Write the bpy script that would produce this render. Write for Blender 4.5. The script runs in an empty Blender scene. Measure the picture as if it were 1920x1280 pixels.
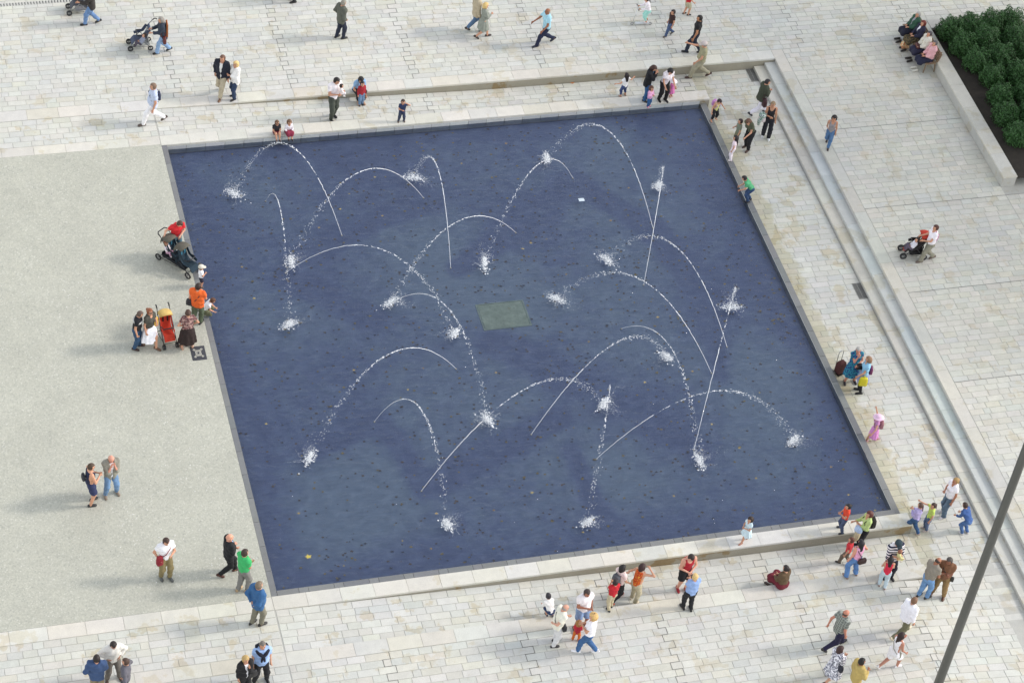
import bpy, math, random
import numpy as np
from mathutils import Vector, Matrix
random.seed(7); rng = np.random.default_rng(7)
R_ = math.radians
scene = bpy.context.scene
col = scene.collection

# ------------------------------------------------------------------ camera
# solved from the square pool (20 m x 20 m) and the paving lines; origin = far left pool corner, X right, Y away, Z up
CAM = np.array([-10.945, -65.046, 57.0]); FPX = 4702.5
RW = np.array([[0.961706, -0.104465, 0.253394], [-0.251745, -0.702253, 0.665932], [0.108380, -0.704221, -0.701660]])
cam_d = bpy.data.cameras.new('camera'); cam = bpy.data.objects.new('camera', cam_d); col.objects.link(cam)
cam_d.sensor_fit = 'HORIZONTAL'; cam_d.sensor_width = 36.0; cam_d.lens = FPX/1920*36.0
cam_d.clip_start = 1.0; cam_d.clip_end = 3000
cm = Matrix.Identity(4)
for i in range(3):
    cm[i][0] = RW[i][0]; cm[i][1] = -RW[i][1]; cm[i][2] = -RW[i][2]; cm[i][3] = CAM[i]
cam.matrix_world = cm
scene.camera = cam
# ------------------------------------------------------------------ world, sun, exposure
SUN_EL, SUN_AZ = 34.0, -4.0          # azimuth measured from +X towards +Y
world = bpy.data.worlds.new('World'); scene.world = world; world.use_nodes = True
wn = world.node_tree; sky = wn.nodes.new('ShaderNodeTexSky'); sky.sky_type = 'NISHITA'; sky.sun_disc = False
sky.sun_elevation = R_(SUN_EL); sky.sun_rotation = R_(90-SUN_AZ); sky.air_density = 1.3; sky.dust_density = 0.8; sky.ozone_density = 0.5
hz = wn.nodes.new('ShaderNodeHueSaturation'); hz.inputs['Saturation'].default_value = 0.30      # hazy, whitish sky
wn.links.new(sky.outputs[0], hz.inputs['Color']); wn.links.new(hz.outputs[0], wn.nodes['Background'].inputs[0]); wn.nodes['Background'].inputs[1].default_value = 0.15
sun_d = bpy.data.lights.new('sun', 'SUN'); sun_d.energy = 1.05; sun_d.angle = R_(8.0); sun_d.color = (1.0, 0.935, 0.855)
sun = bpy.data.objects.new('sun', sun_d); col.objects.link(sun)
sv = Vector((math.cos(R_(SUN_EL))*math.cos(R_(SUN_AZ)), math.cos(R_(SUN_EL))*math.sin(R_(SUN_AZ)), math.sin(R_(SUN_EL))))
sun.rotation_euler = sv.to_track_quat('Z', 'Y').to_euler(); sun.location = (40, 0, 40)
scene.view_settings.view_transform = 'Standard'; scene.view_settings.look = 'None'
scene.view_settings.gamma = 1.0; scene.view_settings.exposure = 0.90
scene.render.engine = 'CYCLES'

# ------------------------------------------------------------------ pixel -> ground
def dep(x): return float(np.interp(x, [0, 12, 20, 24], [0, .35, .40, .42]))
def zlow(x): return -.41*min(1, max(0, (x-18.6)/3.4))
def zg(x, y):
    if x < 0: return 0.
    if y <= -22.58 or (x > 19.75 and y <= -22.1): return zlow(x) if x < 23.6 else 0.
    if y <= -22.1: return 0.
    if -20.55 <= y <= -20.05 and x <= 20: return 0.
    if .02 <= y <= .55 and x <= 20: return 0.
    if x < .25 and -20.1 < y < .02: return 0.
    if x < 19.88 and -20.1 < y < .02: return -.19
    if x < 22.4 and y < 2.0: return -dep(x)
    if x < 22.8 and y < 2.0: return -.27
    if x < 23.2 and y < 2.0: return -.135
    return 0.
def G(px, py, z=0.):
    v = RW @ np.array([px-960, py-640, FPX]); k = (CAM[2]-z)/-v[2]
    return CAM[0]+v[0]*k, CAM[1]+v[1]*k
def GZ(px, py, z=None):
    if z is not None:
        x, y = G(px, py, z); return x, y, z
    z = 0.
    for _ in range(6):
        x, y = G(px, py, z); z = zg(x, y)
    return x, y, z

# ------------------------------------------------------------------ object helpers
def tag(o, label=None, cat=None, group=None, kind=None):
    if label: o['label'] = label
    if cat: o['category'] = cat
    if group: o['group'] = group
    if kind: o['kind'] = kind
    return o
def empty(name, loc=(0, 0, 0), rz=0.):
    o = bpy.data.objects.new(name, None); col.objects.link(o); o.location = loc; o.rotation_euler = (0, 0, rz)
    o.empty_display_size = .2
    return o
def link(name, me, parent=None):
    o = bpy.data.objects.new(name, me); col.objects.link(o)
    if parent is not None: o.parent = parent
    return o
def np_mesh(name, V, Q, mats, smooth=True, mi=None):
    """V (n,3), Q (m,3|4) arrays -> mesh"""
    me = bpy.data.meshes.new(name); V = np.asarray(V, np.float32); Q = np.asarray(Q, np.int32); k = Q.shape[1]
    me.vertices.add(len(V)); me.vertices.foreach_set('co', V.ravel())
    me.loops.add(Q.size); me.loops.foreach_set('vertex_index', Q.ravel())
    me.polygons.add(len(Q)); me.polygons.foreach_set('loop_start', np.arange(0, Q.size, k, dtype=np.int32))
    me.polygons.foreach_set('use_smooth', np.full(len(Q), smooth, bool))
    if mi is not None: me.polygons.foreach_set('material_index', np.asarray(mi, np.int32))
    for m in (mats if isinstance(mats, (list, tuple)) else [mats]): me.materials.append(m)
    me.update(calc_edges=True)
    return me
class MB:
    """collects boxes, tubes, lathes; build() -> one mesh object"""
    def __init__(s): s.v = []; s.f = []; s.m = []; s.cur = 0
    def add(s, vs, fs):
        n = len(s.v); s.v += [tuple(v) for v in vs]; s.f += [tuple(i+n for i in f) for f in fs]; s.m += [s.cur]*len(fs); return s
    def box(s, x0, x1, y0, y1, z0, z1, ch=0.):
        if ch <= 0:
            vs = [(x, y, z) for z in (z0, z1) for x, y in ((x0, y0), (x1, y0), (x1, y1), (x0, y1))]
            return s.add(vs, [(3, 2, 1, 0), (4, 5, 6, 7), (0, 1, 5, 4), (1, 2, 6, 5), (2, 3, 7, 6), (3, 0, 4, 7)])
        c = ch; vs = []
        for (z, k) in ((z0, c), (z0+c, 0), (z1-c, 0), (z1, c)):
            vs += [(x0+k, y0+k, z), (x1-k, y0+k, z), (x1-k, y1-k, z), (x0+k, y1-k, z)]
        fs = [(3, 2, 1, 0), (12, 13, 14, 15)]
        for l in range(3):
            for i in range(4): fs.append((l*4+i, l*4+(i+1) % 4, l*4+4+(i+1) % 4, l*4+4+i))
        return s.add(vs, fs)
    def tube(s, pts, r, n=6, cap=True):
        pts = [Vector(p) for p in pts]; rs = r if isinstance(r, (list, tuple)) else [r]*len(pts); vs = []; fs = []
        prev = None
        for i, p in enumerate(pts):
            d = (pts[min(i+1, len(pts)-1)]-pts[max(i-1, 0)])
            if d.length < 1e-9: d = Vector((0, 0, 1))
            d.normalize()
            if prev is None:
                a = d.orthogonal().normalized()
            else:
                a = prev-d*prev.dot(d)
                a = a.normalized() if a.length > 1e-6 else d.orthogonal().normalized()
            prev = a; b = d.cross(a)
            for k in range(n):
                t = 2*math.pi*k/n; vs.append(p+(a*math.cos(t)+b*math.sin(t))*rs[i])
        for i in range(len(pts)-1):
            for k in range(n): fs.append((i*n+k, i*n+(k+1) % n, (i+1)*n+(k+1) % n, (i+1)*n+k))
        if cap:
            fs.append(tuple(range(n-1, -1, -1))); fs.append(tuple(range((len(pts)-1)*n, len(pts)*n)))
        return s.add(vs, fs)
    def ell(s, c, r, nu=8, nv=6, rot=None):
        vs = []; fs = []
        for j in range(1, nv):
            t = math.pi*j/nv
            for i in range(nu):
                u = 2*math.pi*i/nu; v = Vector((r[0]*math.sin(t)*math.cos(u), r[1]*math.sin(t)*math.sin(u), r[2]*math.cos(t)))
                if rot is not None: v = rot @ v
                vs.append(Vector(c)+v)
        top = Vector((0, 0, r[2])); bot = Vector((0, 0, -r[2]))
        if rot is not None: top = rot @ top; bot = rot @ bot
        vs += [Vector(c)+top, Vector(c)+bot]; a = len(vs)-2; b = len(vs)-1
        for j in range(nv-2):
            for i in range(nu): fs.append((j*nu+i, (j+1)*nu+i, (j+1)*nu+(i+1) % nu, j*nu+(i+1) % nu))
        for i in range(nu):
            fs.append((a, i, (i+1) % nu)); fs.append((b, (nv-2)*nu+(i+1) % nu, (nv-2)*nu+i))
        return s.add(vs, fs)
    def strip(s, prof, x0, x1, th=.012):
        """sheet swept along x from a (y,z) profile, with thickness"""
        n = len(prof); vs = []
        for k in range(n):
            a = prof[max(k-1, 0)]; b = prof[min(k+1, n-1)]; dy, dz = b[0]-a[0], b[1]-a[1]; L = math.hypot(dy, dz) or 1
            ny, nz = -dz/L*th, dy/L*th; y, z = prof[k]
            vs += [(x0, y, z), (x1, y, z), (x1, y+ny, z+nz), (x0, y+ny, z+nz)]
        fs = []
        for k in range(n-1):
            for i in range(4): fs.append((k*4+i, k*4+(i+1) % 4, (k+1)*4+(i+1) % 4, (k+1)*4+i))
        fs += [(3, 2, 1, 0), ((n-1)*4, (n-1)*4+1, (n-1)*4+2, (n-1)*4+3)]
        return s.add(vs, fs)
    def build(s, name, mats, parent=None, smooth=False):
        me = bpy.data.meshes.new(name); me.from_pydata([tuple(v) for v in s.v], [], s.f)
        ms = mats if isinstance(mats, (list, tuple)) else [mats]
        for m in ms: me.materials.append(m)
        if len(ms) > 1: me.polygons.foreach_set('material_index', s.m)
        if smooth: me.polygons.foreach_set('use_smooth', [True]*len(s.f))
        me.update()
        return link(name, me, parent)

# ------------------------------------------------------------------ materials
_mats = {}
def S2L(c):
    if isinstance(c, str): c = tuple(int(c[i:i+2], 16)/255 for i in (0, 2, 4))
    return tuple(x/12.92 if x <= .04045 else ((x+.055)/1.055)**2.4 for x in c)
class NT:
    def __init__(s, name):
        s.m = bpy.data.materials.new(name); s.m.use_nodes = True; s.t = s.m.node_tree; s.b = s.t.nodes['Principled BSDF']
    def n(s, typ, **kw):
        o = s.t.nodes.new(typ)
        for k, v in kw.items():
            if k.startswith('i_'): o.inputs[k[2:].replace('_', ' ')].default_value = v
            else: setattr(o, k, v)
        return o
    def l(s, a, b): s.t.links.new(a, b)
    def mix(s, fac, a, b, blend='MIX'):
        m = s.n('ShaderNodeMix', data_type='RGBA', blend_type=blend)
        for sock, v in ((m.inputs[0], fac), (m.inputs[6], a), (m.inputs[7], b)):
            if hasattr(v, 'is_linked') or hasattr(v, 'links'): s.l(v, sock)
            elif isinstance(v, (int, float)): sock.default_value = v
            else: sock.default_value = (*v[:3], 1)
        return m.outputs[2]
    def ramp(s, fac, stops):
        r = s.n('ShaderNodeValToRGB'); e = r.color_ramp.elements
        while len(e) > 1: e.remove(e[-1])
        for i, (p, c) in enumerate(stops):
            el = e[0] if i == 0 else e.new(p)
            el.position = p; el.color = (*c, 1) if len(c) == 3 else c
        s.l(fac, r.inputs[0]); return r.outputs[0]
    def noise(s, scale, vec=None, detail=4, rough=.55):
        n = s.n('ShaderNodeTexNoise'); n.inputs['Scale'].default_value = scale; n.inputs['Detail'].default_value = detail; n.inputs['Roughness'].default_value = rough
        if vec is not None: s.l(vec, n.inputs['Vector'])
        return n.outputs[0]
    def pos(s): return s.n('ShaderNodeNewGeometry').outputs['Position']
    def obj(s): return s.n('ShaderNodeTexCoord').outputs['Object']
    def bump(s, h, strength=.3, dist=.01):
        b = s.n('ShaderNodeBump'); b.inputs['Strength'].default_value = strength; b.inputs['Distance'].default_value = dist
        s.l(h, b.inputs['Height']); s.l(b.outputs[0], s.b.inputs['Normal'])
g3 = lambda v: (v, v, v)
def m_stone(name, use_tint, base=(.6, .58, .52), stain=.5, stain_col=(.42, .36, .25), rough=.8, damp=False):
    N = NT(name); p = N.pos()
    if use_tint:
        a = N.n('ShaderNodeAttribute', attribute_name='tint'); c = a.outputs['Color']
    else: c = (*base, 1)
    fine = N.ramp(N.noise(45, p, 3, .7), [(.30, g3(.86)), (.70, g3(1.06))])
    mid = N.ramp(N.noise(3.1, p, 5, .6), [(.30, g3(.93)), (.70, g3(1.04))])
    big = N.ramp(N.noise(.32, p, 4, .6), [(.30, (.92, .925, .95)), (.70, (1.03, 1.02, .99))])
    c = N.mix(1., c, fine, 'MULTIPLY'); c = N.mix(1., c, mid, 'MULTIPLY'); c = N.mix(1., c, big, 'MULTIPLY')
    st = N.ramp(N.noise(1.15, p, 6, .62), [(.575, g3(0)), (.61, g3(stain))])
    c = N.mix(st, c, N.mix(1., c, tuple(min(1.3, x/.52) for x in stain_col), 'MULTIPLY'))
    if damp:   # wet, ochre-stained strip beside the overflow edge: follows distance from the pool edge with a ragged border
        sx = N.n('ShaderNodeSeparateXYZ'); N.l(p, sx.inputs[0])
        ad = N.n('ShaderNodeMath', operation='MULTIPLY_ADD'); N.l(N.noise(1.7, p, 5, .6), ad.inputs[0]); ad.inputs[1].default_value = -1.6; N.l(sx.outputs[0], ad.inputs[2])
        mp = N.n('ShaderNodeMapRange'); N.l(ad.outputs[0], mp.inputs[0]); mp.inputs[1].default_value = 19.55; mp.inputs[2].default_value = 19.75; mp.inputs[3].default_value = .75; mp.inputs[4].default_value = 0.
        gt = N.n('ShaderNodeMath', operation='GREATER_THAN'); N.l(sx.outputs[0], gt.inputs[0]); gt.inputs[1].default_value = 19.9
        mu = N.n('ShaderNodeMath', operation='MULTIPLY'); N.l(mp.outputs[0], mu.inputs[0]); N.l(gt.outputs[0], mu.inputs[1])
        c = N.mix(mu.outputs[0], c, N.mix(1., c, (.82, .78, .62), 'MULTIPLY'))
    N.l(c, N.b.inputs['Base Color']); N.b.inputs['Roughness'].default_value = rough
    N.bump(N.noise(60, p, 4, .7), .25, .004)
    return N.m
M = {}
M['paver'] = m_stone('paver_stone', True, stain=.35)
M['paver_damp'] = m_stone('paver_stone_damp', True, stain=.5, damp=True)
M['slab'] = m_stone('slab_stone', True, stain=.5, stain_col=(.45, .42, .34))
M['wallface'] = m_stone('wall_stone', False, (.36, .33, .26), stain=.8, stain_col=(.40, .30, .16))
M['mortar'] = m_stone('mortar_bed', False, (.51, .50, .455), stain=.3)
M['rim'] = m_stone('grey_rim_stone', True, stain=.2, stain_col=(.4, .4, .36), rough=.6)
def m_gravel():
    N = NT('aggregate_paving'); p = N.pos()
    v = N.n('ShaderNodeTexVoronoi'); v.inputs['Scale'].default_value = 26; N.l(p, v.inputs['Vector'])
    c = N.ramp(v.outputs['Color'], [(.0, (.34, .345, .31)), (.13, (.415, .41, .35)), (.4, (.465, .458, .39)), (.8, (.51, .50, .428)), (.97, (.62, .61, .55))])
    sp = N.ramp(N.noise(75, p, 2, .8), [(.30, g3(.88)), (.60, g3(1.04))])
    c = N.mix(1., c, sp, 'MULTIPLY')
    c = N.mix(1., c, N.ramp(N.noise(.5, p, 5, .6), [(.3, (.93, .93, .92)), (.7, (1.04, 1.04, 1.03))]), 'MULTIPLY')
    c = N.mix(1., c, N.ramp(N.noise(2.3, p, 5, .65), [(.3, (.94, .945, .95)), (.7, (1.03, 1.03, 1.02))]), 'MULTIPLY')
    N.l(c, N.b.inputs['Base Color']); N.b.inputs['Roughness'].default_value = .85
    N.bump(v.outputs['Distance'], .3, .006)
    return N.m
M['gravel'] = m_gravel()
def m_floor():
    N = NT('pool_floor_paint'); p = N.pos()
    a = N.n('ShaderNodeAttribute', attribute_name='tint'); sp = N.n('ShaderNodeSeparateColor'); N.l(a.outputs['Color'], sp.inputs[0])
    q = N.n('ShaderNodeMath', operation='MULTIPLY_ADD'); N.l(N.noise(1.6, p, 6, .65), q.inputs[0]); q.inputs[1].default_value = .9; N.l(sp.outputs[0], q.inputs[2])
    c0 = N.ramp(q.outputs[0], [(.20, (.146, .172, .286)), (.58, (.178, .214, .330)), (1.0, (.245, .295, .375))])      # bare blue paint -> pale greenish silt
    mp = N.n('ShaderNodeMapping'); mp.inputs['Rotation'].default_value = (0, 0, R_(35)); mp.inputs['Scale'].default_value = (.8, 4, 1); N.l(p, mp.inputs['Vector'])
    c0 = N.mix(1., c0, N.ramp(N.noise(3.5, mp.outputs[0], 4, .7), [(.3, g3(.90)), (.7, g3(1.09))]), 'MULTIPLY')
    N.l(c0, N.b.inputs['Base Color']); N.b.inputs['Roughness'].default_value = .8
    return N.m
M['floor'] = m_floor()
def m_water():
    m = bpy.data.materials.new('pool_water'); m.use_nodes = True; t = m.node_tree; t.nodes.clear()
    o = t.nodes.new('ShaderNodeOutputMaterial'); tr = t.nodes.new('ShaderNodeBsdfTransparent'); tr.inputs[0].default_value = (.90, .95, 1, 1)
    gl = t.nodes.new('ShaderNodeBsdfGlossy'); gl.inputs['Roughness'].default_value = .04
    fr = t.nodes.new('ShaderNodeFresnel'); fr.inputs[0].default_value = 1.33; mx = t.nodes.new('ShaderNodeMixShader')
    ge = t.nodes.new('ShaderNodeNewGeometry')
    mp = t.nodes.new('ShaderNodeMapping'); mp.inputs['Rotation'].default_value = (0, 0, R_(25)); mp.inputs['Scale'].default_value = (1, 2.2, 1)
    t.links.new(ge.outputs['Position'], mp.inputs[0])
    n1 = t.nodes.new('ShaderNodeTexNoise'); n1.inputs['Scale'].default_value = 2.2; n1.inputs['Detail'].default_value = 6; n1.inputs['Roughness'].default_value = .62
    n1.inputs['Distortion'].default_value = .6
    t.links.new(mp.outputs[0], n1.inputs['Vector'])
    bp = t.nodes.new('ShaderNodeBump'); bp.inputs['Strength'].default_value = 1.; bp.inputs['Distance'].default_value = .055
    t.links.new(n1.outputs[0], bp.inputs['Height'])
    for k in (gl, fr): t.links.new(bp.outputs[0], k.inputs['Normal'])
    t.links.new(fr.outputs[0], mx.inputs[0]); t.links.new(tr.outputs[0], mx.inputs[1]); t.links.new(gl.outputs[0], mx.inputs[2]); t.links.new(mx.outputs[0], o.inputs[0])
    return m
M['water'] = m_water()
def m_plain(name, c, rough=.6, metal=0., var=.1, scale=20, bump=0.):
    N = NT(name); p = N.obj()
    N.l(N.mix(1., (*c, 1), N.ramp(N.noise(scale, p, 4, .6), [(.3, g3(1-var)), (.7, g3(1+var))]), 'MULTIPLY'), N.b.inputs['Base Color'])
    N.b.inputs['Roughness'].default_value = rough; N.b.inputs['Metallic'].default_value = metal
    if bump: N.bump(N.noise(scale, p, 4, .6), bump, .01)
    return N.m
def cmat(kind, c, c2=None, c3=None):
    """cached material: kind in cloth skin hair leather metal plastic stripe floral plaid"""
    key = (kind, c, c2, c3)
    if key in _mats: return _mats[key]
    nm = f'{kind}_{len(_mats)}'; L = S2L(c)
    if kind == 'cloth':
        m = m_plain(nm, L, .88, var=.13, scale=9, bump=.25)
    elif kind == 'denim': m = m_plain(nm, L, .85, var=.28, scale=6, bump=.2)
    elif kind == 'skin':
        m = m_plain(nm, L, .5, var=.07, scale=8)
        m.node_tree.nodes['Principled BSDF'].inputs['Subsurface Weight'].default_value = .05
    elif kind == 'hair': m = m_plain(nm, L, .6, var=.4, scale=60, bump=.6)
    elif kind == 'leather': m = m_plain(nm, L, .45, var=.12, scale=14, bump=.2)
    elif kind == 'metal': m = m_plain(nm, L, .3, .9, .05)
    elif kind == 'plastic': m = m_plain(nm, L, .4, 0, .06)
    else:
        N = NT(nm); p = N.obj(); B = S2L(c2); C3 = S2L(c3) if c3 else L
        if kind == 'stripe':
            sx = N.n('ShaderNodeSeparateXYZ'); N.l(p, sx.inputs[0]); mm = N.n('ShaderNodeMath', operation='MULTIPLY'); N.l(sx.outputs[2], mm.inputs[0]); mm.inputs[1].default_value = 11.
            fr = N.n('ShaderNodeMath', operation='FRACT'); N.l(mm.outputs[0], fr.inputs[0]); c_ = N.ramp(fr.outputs[0], [(0, L), (.49, L), (.51, B), (1, B)])
        elif kind == 'plaid':
            sx = N.n('ShaderNodeSeparateXYZ'); N.l(p, sx.inputs[0]); outs = []
            for ax in (0, 2):
                mm = N.n('ShaderNodeMath', operation='MULTIPLY'); N.l(sx.outputs[ax], mm.inputs[0]); mm.inputs[1].default_value = 13.
                fr = N.n('ShaderNodeMath', operation='FRACT'); N.l(mm.outputs[0], fr.inputs[0]); outs.append(N.ramp(fr.outputs[0], [(0, g3(0)), (.74, g3(0)), (.78, g3(.8)), (1, g3(.8))]))
            c_ = N.mix(outs[0], L, B); c_ = N.mix(outs[1], c_, B)
        else:
            v = N.n('ShaderNodeTexVoronoi'); v.inputs['Scale'].default_value = 17; N.l(p, v.inputs['Vector'])
            c_ = N.ramp(N.noise(14, p, 3, .6), [(.0, L), (.46, L), (.50, B), (.57, B), (.60, C3), (1, C3)])
        N.l(c_, N.b.inputs['Base Color']); N.b.inputs['Roughness'].default_value = .88; m = N.m
    _mats[key] = m
    return m
# ------------------------------------------------------------------ the setting
def PX(x, y, z=0.):
    c = RW.T @ (np.array([x, y, z])-CAM); return c[0]/c[2]*FPX+960, c[1]/c[2]*FPX+640, c[2]
def inframe(x, y, z=0., m=0):
    a, b, _ = PX(x, y, z); return -m < a < 1920+m and -m < b < 1280+m
PAL = [((0.632, 0.617, 0.551), 5), ((0.636, 0.624, 0.566), 6), ((0.614, 0.609, 0.561), 4), ((0.599, 0.597, 0.557), 2), ((0.641, 0.622, 0.539), 1.3), ((0.625, 0.600, 0.522), .4), ((0.653, 0.643, 0.587), 3)]
PALR = [((0.639, 0.614, 0.536), 5), ((0.641, 0.618, 0.547), 6), ((0.622, 0.608, 0.543), 4), ((0.605, 0.600, 0.547), 2.2), ((0.644, 0.613, 0.521), .8), ((0.659, 0.635, 0.564), 3)]
def pick(pal):
    c = random.choices([p[0] for p in pal], [p[1] for p in pal])[0]; k = random.uniform(.94, 1.05)
    return tuple(v*k*random.uniform(.985, 1.015) for v in c)
def block(x0, x1, y0, y1, zc, th, ch=.006):
    """chamfered block, zc = 4 corner heights (x0y0,x1y0,x1y1,x0y1)"""
    z = zc
    V = [(x0, y0, z[0]-th), (x1, y0, z[1]-th), (x1, y1, z[2]-th), (x0, y1, z[3]-th),
         (x0, y0, z[0]-ch), (x1, y0, z[1]-ch), (x1, y1, z[2]-ch), (x0, y1, z[3]-ch),
         (x0+ch, y0+ch, z[0]), (x1-ch, y0+ch, z[1]), (x1-ch, y1-ch, z[2]), (x0+ch, y1-ch, z[3])]
    return V
BF = [(8, 9, 10, 11)]+[(l+i, l+(i+1) % 4, l+4+(i+1) % 4, l+4+i) for l in (0, 4) for i in range(4)]
BF = np.array(BF)
def set_tint(me, cols):
    a = me.color_attributes.new('tint', 'FLOAT_COLOR', 'POINT'); c = np.ones((len(me.vertices), 4), np.float32); c[:, :3] = cols
    a.data.foreach_set('color', c.ravel())
def block_obj(name, V, tint, mat, parent):
    me = np_mesh(name, V, BF, mat, smooth=False); set_tint(me, np.tile(tint, (len(V), 1)))
    return link(name, me, parent)
def paving(parent, rects, zf, joints, mat, pal, limit=300, pitch=.255, lens=(.37, .64), courses_x=()):
    blocks = []; jl = []
    for (x0, x1, y0, y1) in rects:
        n = max(1, round((y1-y0)/pitch)); dy = (y1-y0)/n; gap = .013; prevj = {}
        for r in range(n):
            ya = y0+r*dy; yb = ya+dy; xs = [x0]; x = x0+random.uniform(.15, .6)
            targets = [(k, jx+(.13 if r % 2 else -.13)+random.uniform(-.04, .04)+.05*math.sin(r*.7+k)) for k, jx in enumerate(joints) if x0+.3 < jx < x1-.3]
            while x < x1-.22:
                xs.append(x); x += random.uniform(*lens) if random.random() > .06 else random.uniform(.24, .36)
            xs.append(x1)
            for k, tx in targets:
                i = min(range(1, len(xs)-1), key=lambda q: abs(xs[q]-tx)) if len(xs) > 2 else 0
                if i:
                    xs[i] = tx
                    jl.append((tx-.007, tx+.007, ya-.006, yb+.006))
                    if k in prevj: a, b = sorted((prevj[k], tx)); jl.append((a-.007, b+.007, ya-.007, ya+.007))
                    prevj[k] = tx
            xs = sorted(xs)
            for a, b in zip(xs[:-1], xs[1:]):
                if b-a < .1: continue
                mx, my = (a+b)/2, (ya+yb)/2
                if not inframe(mx, my, 0, 260): continue
                blocks.append((a+gap/2, b-gap/2, ya+gap/2, yb-gap/2))
    vis = sorted([i for i, b in enumerate(blocks) if inframe((b[0]+b[1])/2, (b[2]+b[3])/2)], key=lambda i: PX(blocks[i][0], blocks[i][2])[2])
    single = set(vis[:limit]); BV = []; BQ = []; BC = []
    for i, (a, b, c, d) in enumerate(blocks):
        w = lambda: random.uniform(-.0025, .0025); lift = .012+random.uniform(-.002, .002)
        zc = [zf(a, c)+lift+w(), zf(b, c)+lift+w(), zf(b, d)+lift+w(), zf(a, d)+lift+w()]
        V = np.array(block(a, b, c, d, zc, .03)); t = pick(pal)
        if i in single: block_obj('paver', V, t, mat, parent)
        else: BQ.append(BF+12*len(BV)); BV.append(V); BC.append(np.tile(t, (12, 1)))
    if BV:
        me = np_mesh('paver_field', np.concatenate(BV), np.concatenate(BQ), mat, smooth=False); set_tint(me, np.concatenate(BC))
        tag(link('paver_field', me, parent), kind='stuff')
    if jl:
        mb = MB()
        for (a, b, c, d) in jl:
            if inframe(a, c, 0, 260):
                z = .0165; mb.add([(a, c, zf(a, c)+z), (b, c, zf(b, c)+z), (b, d, zf(b, d)+z), (a, d, zf(a, d)+z)], [(0, 1, 2, 3)])
        mb.build('expansion_joint', M['joint'], parent)
M['joint'] = m_plain('dark_joint', (.15, .145, .13), .9)
M['dark'] = m_plain('dark_slot', (.02, .02, .02), .6)
M['steel'] = m_plain('rim_steel', (.22, .22, .20), .45, .4, .12, 3)
M['iron'] = m_plain('cast_iron', (.24, .235, .215), .6, .2, .2, 12)
def sheet(name, rects, zf, mat, label, step=1.0):
    V = []; Q = []
    for (x0, x1, y0, y1) in rects:
        nx = max(1, int((x1-x0)/step)); ny = max(1, int((y1-y0)/4)); o = len(V)
        for j in range(ny+1):
            for i in range(nx+1):
                x = x0+(x1-x0)*i/nx; y = y0+(y1-y0)*j/ny; V.append((x, y, zf(x, y)))
        for j in range(ny):
            for i in range(nx): k = o+j*(nx+1)+i; Q.append((k, k+1, k+nx+2, k+nx+1))
    return tag(link(name, np_mesh(name, V, Q, mat, smooth=False)), label, 'ground', kind='structure')
z0f = lambda x, y: 0.
zwalk = lambda x, y: -dep(max(x, 0))
zlowf = lambda x, y: zlow(x)
# --- upper plaza (beyond the pool), right plaza, lower plaza, sunken walkway, aggregate square
UP = sheet('upper_plaza', [(-60, 90, 2.5, 80)], z0f, M['mortar'], 'wide plaza of cream stone pavers beyond the far retaining edge', 12)
paving(UP, [(-12, 46, 2.51, 13.22)], z0f, [1.0, 5.1, 9.6, 14.4, 19.5, 24.55, 29.1, 33.6], M['paver'], PAL)
RP = sheet('right_plaza', [(23.64, 29.0, -60, 2.5), (29.0, 90, -60, 2.5)], z0f, M['mortar'], 'greyish paved plaza to the right of the steps', 12)
paving(RP, [(23.65, 29.06, -2.2, 2.49)]+[(23.65, 29.06, y-4.25, y) for y in (-2.2, -6.45, -10.7, -14.95, -19.2)]+[(29.07, 44, y-4.25, y) for y in (-6.45, -10.7, -14.95, -19.2)], z0f, [], M['paver'], PALR)
jb = MB()
for y in (-2.2, -6.45, -10.7, -14.95): jb.add([(23.65, y-.008, .0165), (29.05 if y > -6 else 40, y-.008, .0165), (29.05 if y > -6 else 40, y+.008, .0165), (23.65, y+.008, .0165)], [(0, 1, 2, 3)])
jb.build('expansion_joint', M['joint'], RP)
LP = sheet('lower_plaza', [(-60, 0, -90, -22.58), (0, 23.64, -90, -22.58), (19.76, 22.4, -22.58, -22.1)], zlowf, M['mortar'], 'cream paved plaza in front of the near slab edge')
paving(LP, [(0.02, 22.4, -30.74, -22.59), (19.77, 22.4, -22.58, -22.11)], zlowf, [2.8, 6.9, 11.05, 15.4, 18.8], M['paver'], PAL)
paving(LP, [(-14, -.01, -30.74, -22.59)], zlowf, [-1.6], M['paver'], PAL, limit=0)
WK = sheet('walkway', [(0, 22.4, .55, 2.0), (19.95, 22.4, -20.55, .55), (0, 22.4, -22.1, -20.55), (-60, 0, .55, 2.0), (-60, 0, -22.1, -20.55)], zwalk, M['mortar'], 'sunken paved walkway sloping down around the pool')
paving(WK, [(0.02, 22.38, .56, 1.99), (19.97, 22.38, -20.54, .55), (0.02, 22.38, -22.09, -20.56), (-12, -.02, .56, 1.94), (-14, -.02, -22.09, -20.56)], zwalk, [9.75, 14.9, 19.6], M['paver_damp'], PAL)
AG = sheet('aggregate_square', [(-60, 0, -20.05, .1)], z0f, M['gravel'], 'pale exposed aggregate paving left of the pool', 60)
AG.location.z = .012
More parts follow.
